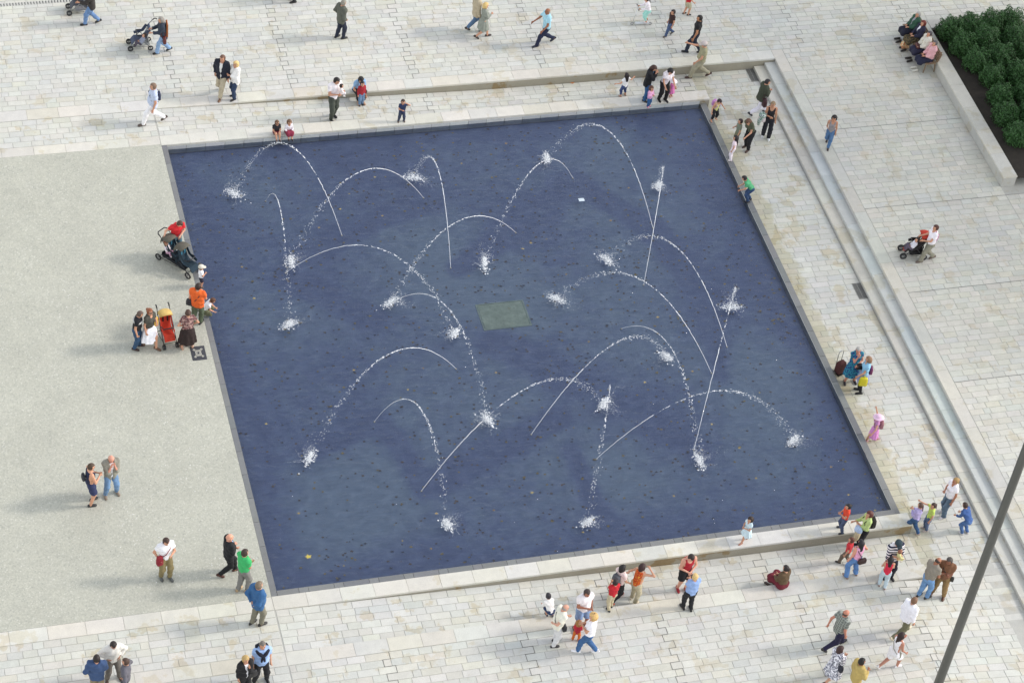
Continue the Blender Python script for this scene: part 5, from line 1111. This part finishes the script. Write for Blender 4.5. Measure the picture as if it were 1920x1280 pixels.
# lower right
person(1577, 995, 1.22, 170, 'boy in orange-red tee and jeans on the near coping', ('tee', 'd8482c'), ('long', '46526e', D), '2a2830', ('short', '1a1412'), legs='apart', al='hold', ar='hold')
p = person(1611, 1026, 1.64, 175, 'woman in lime green top carrying folded jackets in front of the coping', ('long', 'b8cc84', None, 1.7), ('long', '222226'), '1c1c1e', ('bob', '5a2c22'), legs='stand', ar='push', al='hold', sex='f')
backpack(p, '2a2624', 'dark rucksack on the woman in lime green', (.26, .16, .34))
w = at(p, torso_pt(p, (-.05, .15, .04))); cl = empty('folded_jackets', tuple(w), p['yaw']); tag(cl, 'pale blue and beige jackets held by the woman in lime green', 'clothes'); MB().ell((0, 0, 0), (.16, .12, .18), 12, 8).build('blue_cloth', cmat('cloth', 'b4c8e4'), cl, True); MB().tube([(-.08, .02, 0), (-.10, .05, -.25), (-.06, .04, -.42)], [.10, .09, .05], 8).build('beige_cloth', cmat('cloth', 'b8ac8c'), cl, True)
person(1583, 1057, 1.22, 140, 'boy in red tee and brown trousers walking behind the woman in pink', ('tee', 'c43038'), ('long', '6a5c50'), '221c1a', ('short', '5a3222'), legs='walk')
p = person(1595, 1080, 1.64, 100, 'dark-haired woman in pink strap top and jeans seen from behind', ('tank', 'e8a8c8'), ('flare', '5a80b4', D), '8a7468', ('long', '18121a'), legs='apart', al='down', ar='side', sex='f', skin='d89880')
bag(p, torso_pt(p, (.06, -.10, .0)), (.28, .12, .18), '3c2420', 'dark brown shoulder bag on the back of the woman in pink', cross_strap(p, 1))
p = person(1661, 1080, 1.74, -85, 'man in navy and white striped shirt and dark cap holding a baby', ('shirt', ('stripe', '1c1e3a', 'ece8ea'), None, 1.5), ('long', '1e1e2c'), '1a1a1e', ('short', '2a2020'), legs='relax', al='hold', ar='hold', head=(0, 30), hat=('cap', '2c3c44'), fat=.6)
w = at(p, torso_pt(p, (0, .15, .16))); person(0, 0, .66, 0, 'baby in pale yellow held by the man in stripes', ('long', 'd8d49a'), ('long', 'd8d49a'), 'd8d0c0', ('short', '8a5a44'), sit=(.0, .12, -.12), al='lap', ar='outup', z=0., offset=tuple(w-np.array([*G(0, 0, 0), .1])))
person(1653, 1101, 1.38, 70, 'girl in red top and pale jeans with long dark hair seen from behind', ('tank', 'd02844'), ('long', 'c0d0d8'), 'a08880', ('long', '1a1216'), legs='relax', al='hold', ar='hold', sex='f')
person(1467, 1098, 1.62, 115, 'woman in brown jacket and maroon skirt sitting on the near slabs', ('sweater', '5e4a34'), ('skirt', '6a1e2c'), '3a2a28', ('bun', '241a18'), sit=(.0, .42, -.36), z=.018, al='lap', ar='lap', lean=4, sex='f', fat=.2)
person(1729, 1119, 1.74, 20, 'man in grey-brown tee and blue jeans looking down at his hands', ('tee', '8c8478'), ('long', '6a90bc', D), '1c1c22', ('bald', '3a2a24'), 'a46c50', legs='turn', al='hold', ar='hold', lean=8, head=(0, 35), fat=.5)
p = person(1758, 1115, 1.74, -130, 'man in brown short-sleeved shirt and tan trousers', ('shirt', '7c563e'), ('long', '8c7048'), '5a3826', ('short', '4a4440'), '8a5a44', legs='apart', al='cross', ar='cross', head=(-20, 10))
bag(p, torso_pt(p, (-.13, .0, -.01)), (.14, .08, .18), '24221f', 'small black case on the hip of the man in brown', cross_strap(p, -1))
person(1562, 1214, 1.76, 12, 'bald man in grey checked shirt and navy trousers striding right', ('shirt', ('plaid', '6a6e68', 'a0a49c')), ('long', '221f3c'), '1c1a20', ('bald', '4a3a34'), 'c08068', legs='stride', lean=6, al='back', ar='down')
person(1687, 1191, 1.74, 20, 'man in loose white shirt and olive trousers walking right', ('shirt', 'f2f0f6', None, 1.7), ('long', '6e6c54'), 'd0c4ac', ('short', '7a5a44'), legs='stride', lean=10, fat=.4)
p = person(1666, 1253, 1.66, 15, 'young woman in white top and white shorts striding right', ('tank', 'f4f0f4'), ('short', 'eeecf0'), 'e0dcdc', ('long', '2a1816'), 'b8806a', legs='run', ar='fwd', al='chin', lean=6, sex='f')
bag(p, torso_pt(p, (.06, .06, -.03)), (.2, .08, .2), '9a968a', 'grey sling bag on the young woman in white shorts', cross_strap(p, 1), kind='cloth')
p = person(1556, 1277, 1.62, 15, 'woman in black and white patterned coat and skirt walking right', ('coat', ('floral', 'e8e6ee', '3a3c50', 'd8d6e0'), '2a2c3a'), ('skirt', ('floral', 'eceaf0', '55586a', 'e0dee8'), .24), '6a544c', ('bob', '3c2420'), legs='walk', ar='hold', al='hold', sex='f', fat=.3)
bag(p, torso_pt(p, (.12, .0, .03)), (.26, .12, .22), '1c1e30', 'navy handbag of the woman in patterned coat', [torso_pt(p, v) for v in ((.12, .05, .1), (.09, .02, .32), (.12, -.05, .1))])
person(1594, 1304, 1.74, 5, 'man in mustard jacket and dark trousers at the bottom edge', ('jacket', 'b8a060', 'c8b888'), ('long', '222026'), '1c1c1e', ('short', '18120f'), '9a6448', legs='walk', ar='hold')
person(1709, 999, 1.40, 120, 'girl in lilac top and jeans with long ponytail beside the coping end', ('long', 'b0a4d0'), ('long', '34557e', D), 'c8b8b0', ('pony', '5c4438'), legs='walk', al='hold', ar='hold', sex='f')
person(1735, 993, 1.22, 170, 'girl in lime top pointing left behind the girl in lilac', ('tee', 'c4d86a'), ('long', '5a6a88', D), 'c8b8b0', ('pony', '3a241e'), legs='stand', ar=((.10, .29, .07), (.3, 0, -1)), al='down', sex='f', head=(10, 0))
person(1770, 965, 1.70, 185, 'blonde woman in white tee and flared jeans standing near the right edge', ('tee', 'f0eaf0'), ('flare', '5a6c80', D), 'd8d0d0', ('pony', 'a08050'), 'b0785e', legs='relax', ar='hold', al='down', sex='f', fat=.2)
person(1808, 1000, 1.30, 120, 'child in jeans and blue top bending at the right edge', ('long', '3e5c94'), ('long', '4a6a9c', D), 'd8d4d4', ('short', '3a2820'), legs='bend', lean=35, al='reach', ar='reach')
# right side
p = person(1592, 716, 1.62, -95, 'grey-haired woman in blue floral dress with hand at her chin', ('dress', ('floral', '1e3470', '2a8a9a', '18285c')), ('dress', ('floral', '1e3470', '2a8a9a', '18285c'), .22), '241e28', ('short', 'a8a49e'), 'c88a74', legs='apart', al='front', ar='chin', head=(-20, 10), sex='f', fat=.8)
bag(p, torso_pt(p, (-.06, .13, .05)), (.24, .12, .2), '1c1a20', 'black handbag hung on the arm of the woman in blue floral dress')
p = person(1611, 735, 1.60, 165, 'brown-haired woman in light blue and grey tunic with black leggings', ('tee', '8cbcd8'), ('dress', '8f96b4', .32), '17161b', ('bob', '8a6a50'), legs='stand', leggings='17161b', al='low', ar='down', sex='f', head=(-20, 0))
bag(p, torso_pt(p, (-.16, .03, -.06)), (.12, .28, .34), 'c8bc20', 'yellow carrier bag held by the woman in grey tunic', name='carrier_bag', kind='plastic')
bag(p, torso_pt(p, (.06, -.12, .06)), (.24, .10, .26), '6a2450', 'purple shoulder bag behind the woman in grey tunic', [torso_pt(p, v) for v in ((.07, -.11, .14), (.08, .0, .33), (.10, .06, .2))])
p = person(1634, 827, 1.22, 160, 'girl in pink dress and pink sun hat raising one arm by the overflow edge', ('dress', 'c488b8', None, .2), ('dress', 'd088c0', .22), 'd8a4b4', ('short', '4a3024'), legs='walk', ar='up', al='side', hat=('brim', 'e8c4dc'), sex='f')
backpack(p, '9a6a70', 'small dusky pink rucksack on the girl in pink dress', (.2, .12, .26))
p = person(1736, 489, 1.66, 175, 'woman in white top with magenta sash pushing the red stroller', ('tee', 'f0eaf0'), ('flare', '8c8878'), '6a5a50', ('short', '4a2620'), legs='walk', al='push', ar='push', sex='f', fat=.3)
band(p, [torso_pt(p, v) for v in ((.06, .0, .34), (.05, -.085, .24), (-.02, -.095, .15), (-.08, -.04, .08))], 'b83a90', 'sash'); band(p, [torso_pt(p, v) for v in ((-.06, .0, .34), (-.05, -.085, .24), (.02, -.095, .15), (.09, -.03, .08))], 'b83a90', 'sash')
person(1708, 466, .85, 170, 'small child reclining in the red and black stroller', ('long', 'd8d4dc'), ('long', '5a5060'), 'a03a30', ('short', '2a1a18'), sit=(0, .22, -.05), z=.48, al='lap', ar='lap', lean=-25)
person(1404, 377, 1.28, 165, 'boy in green tee and jeans leaning over the overflow edge', ('tee', '4fa070'), ('long', '2c4468', D), '1a1a22', ('short', '181218'), legs='bend', al='reach', ar='reach', lean=40, head=(0, 10))
